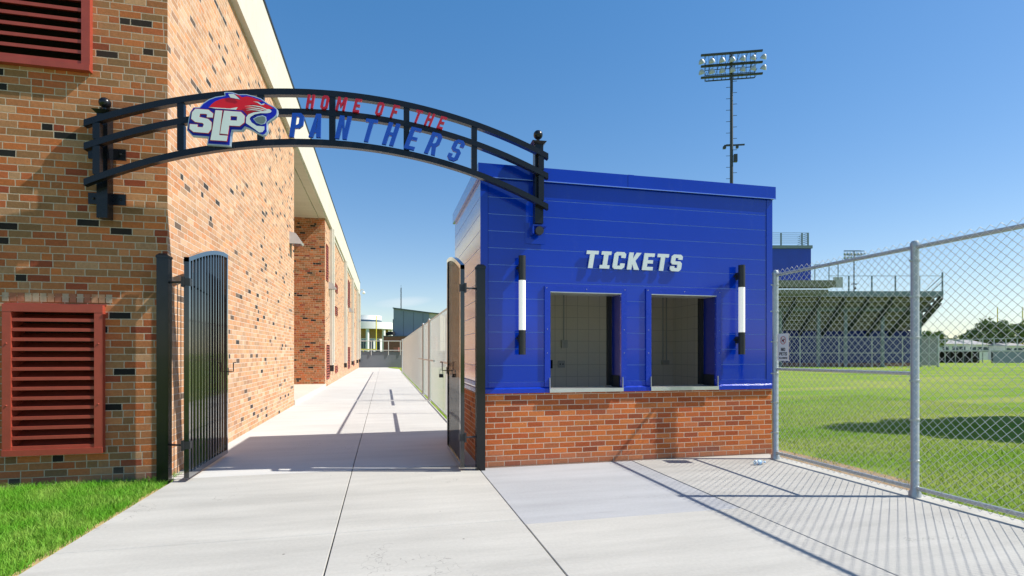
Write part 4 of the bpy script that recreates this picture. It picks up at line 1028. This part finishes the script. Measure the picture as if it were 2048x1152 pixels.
m_=MB(); m_.bar((Q(1877,1950),0,Z(680,D2)),(Q(2120,1950),0,Z(674,D2)),.10,.10); m_.bar((Q(1877,1950),0,Z(692,D2)),(Q(2120,1950),0,Z(691,D2)),.06,.06); m_.split('rail',M['lightgrey'],of,world=False)
for u in (1899,1920,1936,1953,1975,1998,2022,2045): m_=MB(); x=Q(u,1950); m_.tube([(x,0,-.1),(x,0,Z(678,D2))],.07,6); m_.build('post',M['galv'],of,world=False)
ls=far('storage_shed',S(1858,62),62,'low pale grey shed wall behind the fence end post','shed')
m_=MB(); m_.box(Q(1838,1858,62),Q(1876,1858,62),0,3,-.1,Z(679,62)); m_.build('wall',plain('pale shed wall',(.3,.29,.3),.8),ls,world=False)
m_=MB(); m_.box(Q(1837,1858,62),Q(1877,1858,62),-.15,3.1,Z(679,62)+.001,Z(676,62)); m_.build('roof',M['roofgrey'],ls,world=False)
def house(u0,u1,v0,v1,d,label):
    t=far('house',S((u0+u1)/2,d),d,label,'house','houses beyond the field'); w=S(u1,d)-S(u0,d); h0=Z(v1,d); h1=Z(v0,d)
    m_=MB(); m_.box(-w/2+.4,w/2-.4,.5,8,-.1,h0); m_.build('wall',M['white'],t,world=False)
    m_=MB(); m_.add([(-w/2,0,h0),(w/2,0,h0),(w/2,8.5,h0),(-w/2,8.5,h0),(-w/2+.8,4.2,h1),(w/2-.8,4.2,h1)],[(0,1,5,4),(1,2,5),(2,3,4,5),(3,0,4),(3,2,1,0)]); m_.build('roof',M['roofgrey'],t,world=False)
    m_=MB()
    for q in (-.3,0.05,.3): m_.box(w*q-.6,w*q+.6,.45,.499,h0-1.5,h0-.5)
    m_.split('window',M['glass'],t,world=False); return t
house(1884,1940,678,688,105,'low grey roofed house seen over the dugout')
house(1942,1984,679,689,110,'paler grey roofed house left of the yellow goal post')
house(2012,2060,684,691,112,'house with a tan roof edge at the right side of the field')
# goal posts
def goal(s_u,d,zc,w,ztop,label,us,bx):
    t=far('goal_post',S(s_u,d),d,label,'goal post','yellow goal posts')
    a,b=S(us[0],d)-S(s_u,d),S(us[1],d)-S(s_u,d)
    m_=MB(); m_.tube([(a,0,zc),(b,0,zc)],.12,8); m_.build('crossbar',M['yellow'],t,world=False,smooth=True)
    for x in (a,b): m_=MB(); m_.tube([(x,0,zc-.1),(x,0,ztop)],.09,8); m_.build('upright',M['yellow'],t,world=False,smooth=True)
    c=(a+b)/2; m_=MB(); m_.tube([(c,0,zc),(c,1.4,zc),(c,1.9,zc-.4),(c,2.0,zc-1.0),(c,2.0,-.2)],.14,8); m_.build('support',M['yellow'],t,world=False,smooth=True)
goal(735,98,Z(699,98),0,Z(632,98),'yellow goal post beyond the railing at the end of the walk',(690,752.5),0)
goal(2020,122,Z(692,122),0,Z(614,122),'tall yellow goal post in front of the trees at the far right',(1995,2045),0)

# ---- buildings beyond the walk
wd=130.
rb=far('round_building',S(716,wd),wd+7,'round white building with a curved canopy on pale columns at the end of the walk','building')
def cyl(mb,r,z0,z1,n=64): mb.lathe((0,0,0),[(.01,z0),(r,z0),(r,z1),(.01,z1)],n)
m_=MB(); cyl(m_,7.4,Z(657,wd),Z(643,wd)); m_.build('canopy',M['white'],rb,world=False,smooth=True)
m_=MB(); cyl(m_,3.9,Z(643,wd)+.01,Z(628,wd)); m_.build('drum',M['white'],rb,world=False,smooth=True)
m_=MB(); m_.lathe((0,0,0),[(3.93,Z(641,wd)),(3.95,Z(641,wd)),(3.95,Z(637.5,wd)),(3.93,Z(637.5,wd))],64); m_.build('clerestory',M['glass'],rb,world=False)
m_=MB(); cyl(m_,5.6,Z(676,wd),Z(657,wd)-.01); m_.build('upper_wall',M['tanbrick'],rb,world=False)
m_=MB(); cyl(m_,5.5,-.2,Z(676,wd)-.01); m_.build('lower_wall',M['white'],rb,world=False)
for i in range(26):
    a=-math.pi/2+(i-12)*.11; m_=MB(); c_,s_=math.cos(a)*5.52,math.sin(a)*5.52; m_.bar((c_,s_,1.0),(c_,s_,Z(679,wd)),.42,.42); 
    if i%3: m_.build('window',M['glass'],rb,world=False)
for a in (-1.9,-1.25,-.62,-.15): m_=MB(); m_.tube([(6.7*math.cos(a),6.7*math.sin(a),-.2),(6.7*math.cos(a),6.7*math.sin(a),Z(657,wd)-.01)],.42,12); m_.build('column',M['white'],rb,world=False,smooth=True)
gd=110.
gb=far('grey_hall',S(830,gd),gd,'tall grey metal panelled hall with a sloping roof line behind the walk fence','building')
def G(u): return S(u,gd)-S(830,gd)
def wedge(mb,x0,x1,y0,y1,z0,za,zb): mb.add([(x0,y0,z0),(x1,y0,z0),(x1,y1,z0),(x0,y1,z0),(x0,y0,za),(x1,y0,zb),(x1,y1,zb),(x0,y1,za)],[(0,3,2,1),(4,5,6,7),(0,1,5,4),(1,2,6,5),(2,3,7,6),(3,0,4,7)])
m_=MB(); wedge(m_,G(787),G(858),0,12,-.2,Z(617,gd),Z(626,gd)); m_.build('wall',M['metalgrey'],gb,world=False)
m_=MB(); wedge(m_,G(858)+.001,G(880),.2,12,-.2,Z(626,gd),Z(628,gd)); m_.build('pale_wall',M['fascia'],gb,world=False)
m_=MB(); wedge(m_,G(779),G(787)-.001,3,12,-.2,Z(637,gd),Z(633,gd)); m_.build('stair_wall',plain('blue grey panel',(.06,.12,.17),.4),gb,world=False)
m_=MB(); m_.add([(G(786),-.3,Z(617,gd)+.001),(G(858),-.3,Z(626,gd)+.001),(G(880),-.3,Z(628,gd)+.001),(G(880),12,Z(628,gd)+.001),(G(786),12,Z(617,gd)+.001),(G(786),-.3,Z(615,gd)),(G(858),-.3,Z(624.3,gd)),(G(880),-.3,Z(626.5,gd)),(G(880),12,Z(626.5,gd)),(G(786),12,Z(615,gd))],[(0,1,6,5),(1,2,7,6),(2,3,8,7),(5,6,7,8,9),(0,5,9,4)]); m_.build('roof_edge',M['seamgrey'],gb,world=False)
m_=MB()
for u in (807,827,846): m_.box(G(u)-.04,G(u)+.04,-.02,-.001,Z(672,gd),Z(622+(u-807)*.11,gd))
m_.split('panel_joint',M['seamgrey'],gb,world=False)
m_=MB(); m_.box(G(780),G(790),-2,-.05,Z(670,gd),Z(664,gd)); m_.box(G(774),G(779),-1,-.05,Z(671,gd),Z(665,gd)); m_.split('roof_unit',M['dark'],gb,world=False)
bb=far('brick_annex',S(800,gd-4),gd-4,'dark brick annex with a flat roof below the grey hall','building')
def G2(u): return S(u,gd-4)-S(800,gd-4)
m_=MB(); m_.box(G2(767),G2(870),0,3.8,-.2,Z(673,gd-4)); m_.build('wall',M['brick_far'],bb,world=False)
m_=MB(); m_.box(G2(766.5),G2(870.5),-.1,3.9,Z(673,gd-4)+.001,Z(671.5,gd-4)); m_.build('roof_edge',M['seamgrey'],bb,world=False)
cb=far('utility_cabinet',S(792,100),100,'small red brown cabinet behind the railing','cabinet')
m_=MB(); m_.box(-.46,.46,0,.8,-.2,Z(695,100)); m_.build('body',M['pinkbox'],cb,world=False)
m_=MB(); m_.box(-.5,.5,-.05,.85,Z(695,100)+.001,Z(694.4,100)); m_.build('lid',M['pinkbox'],cb,world=False)
an=far('antenna_mast',S(802,114),114,'thin lattice antenna mast rising behind the grey hall','antenna')
m_=MB()
for dx,dy in ((-.16,0),(.16,0),(0,.25)): m_.bar((dx,dy,0),(dx*.5,dy*.5,Z(576,114)),.05,.05)
for i in range(16): z=i*.95; m_.bar((-.15,0,z),(.15,0,z+.95),.03,.03)
m_.build('mast',M['towersteel'],an,world=False)
m_=MB(); m_.bar((0,0,Z(576,114)),(0,0,Z(570,114)),.04,.04); m_.build('whip',M['towersteel'],an,world=False)

# ---- trees
def tree(s,d,zc,rx,rz,label,leaf=.3,n=3200,mat='leaf',group='trees beyond the field',world_xy=None,trunk_r=.22,seed=1,ry=None):
    r_=np.random.default_rng(seed)
    if world_xy: t=thing('tree',(world_xy[0],world_xy[1],0),label,'tree',group)
    else: t=far('tree',s,d,label,'tree',group)
    ry=ry or rx
    m_=MB(); m_.tube([(0,0,-.1),(.05,0,zc*.4),(-.05,.05,zc*.8),(0,0,zc)],[trunk_r,trunk_r*.8,trunk_r*.6,trunk_r*.35],8)
    for i in range(7):
        a=i*2.4; m_.tube([(0,0,zc*.55+i*.08*zc*.5),(math.cos(a)*rx*.35,math.sin(a)*ry*.35,zc+(i%3-1)*rz*.2),(math.cos(a)*rx*.7,math.sin(a)*ry*.7,zc+rz*(.1+.3*((i*37)%5)/5))],[trunk_r*.4,trunk_r*.25,.03],6)
    m_.build('trunk',M['bark'],t,world=False,smooth=True)
    nc=44; cc=r_.normal(size=(nc,3)); cc/=np.linalg.norm(cc,axis=1)[:,None]; cc*=(r_.uniform(.35,1,nc)**.6)[:,None]
    cc*=np.array([rx,ry,rz])*.82; cr=r_.uniform(.16,.34,nc)*min(rx,rz)*1.15
    ci=r_.integers(0,nc,n); p=r_.normal(size=(n,3)); p/=np.linalg.norm(p,axis=1)[:,None]; p*=(r_.uniform(.2,1,n)**.4)[:,None]
    P=cc[ci]+p*cr[ci][:,None]+np.array([0,0,zc])
    u=r_.normal(size=(n,3)); u/=np.linalg.norm(u,axis=1)[:,None]; w=r_.normal(size=(n,3)); w=np.cross(u,w); w/=np.linalg.norm(w,axis=1)[:,None]
    sz=(leaf*r_.uniform(.5,1.2,n))[:,None]
    V=np.stack([P-u*sz,P+w*sz*.55,P+u*sz,P-w*sz*.55],1).reshape(-1,3); F=np.arange(n*4).reshape(-1,4)
    np_mesh('crown',V,F,M[mat],t)
    return t
tree(S(1864,95),95,Z(679,95),2.6,1.6,'round bright green tree just right of the bleachers',seed=2,n=2600,leaf=.25)
tree(S(1941,120),120,Z(677,120),2.6,1.8,'small loose green tree left of the large dark trees',seed=3,n=1500,leaf=.28)
tree(S(1978,118),118,Z(668,118),4.0,3.4,'broad dark green tree behind the yellow goal post',seed=4,n=4200,mat='leaf2')
tree(S(1999,126),126,Z(665,126),3.4,3.2,'tall dark tree with a reddish trunk right of the goal post upright',seed=5,n=4200,mat='leaf2')
tree(S(2036,120),120,Z(668,120),3.6,3.0,'dense green tree at the right edge of the field view',seed=6,n=4200)
tree(S(1911,125),125,Z(685,125),1.3,1.6,'tiny pointed tree above the grey house roof',seed=7,n=900,leaf=.22,mat='leaf2')
tree(S(2075,118),118,Z(668,118),4.2,3.2,'green tree running out of the right edge of the picture',seed=8,n=3000)
for i,(x,y,z,rx,ry,rz,sd) in enumerate(((18.6,6.1,7.7,3.6,1.5,2.2,11),(23.5,4.6,9.0,3.6,1.9,3.0,12))):
    tree(0,0,z,rx,rz,('park tree standing in the field right of the fence, out of view','second park tree farther right in the field, out of view')[i],leaf=.17,n=17000,world_xy=(x,y),seed=sd,ry=ry,group='field trees beside the fence')
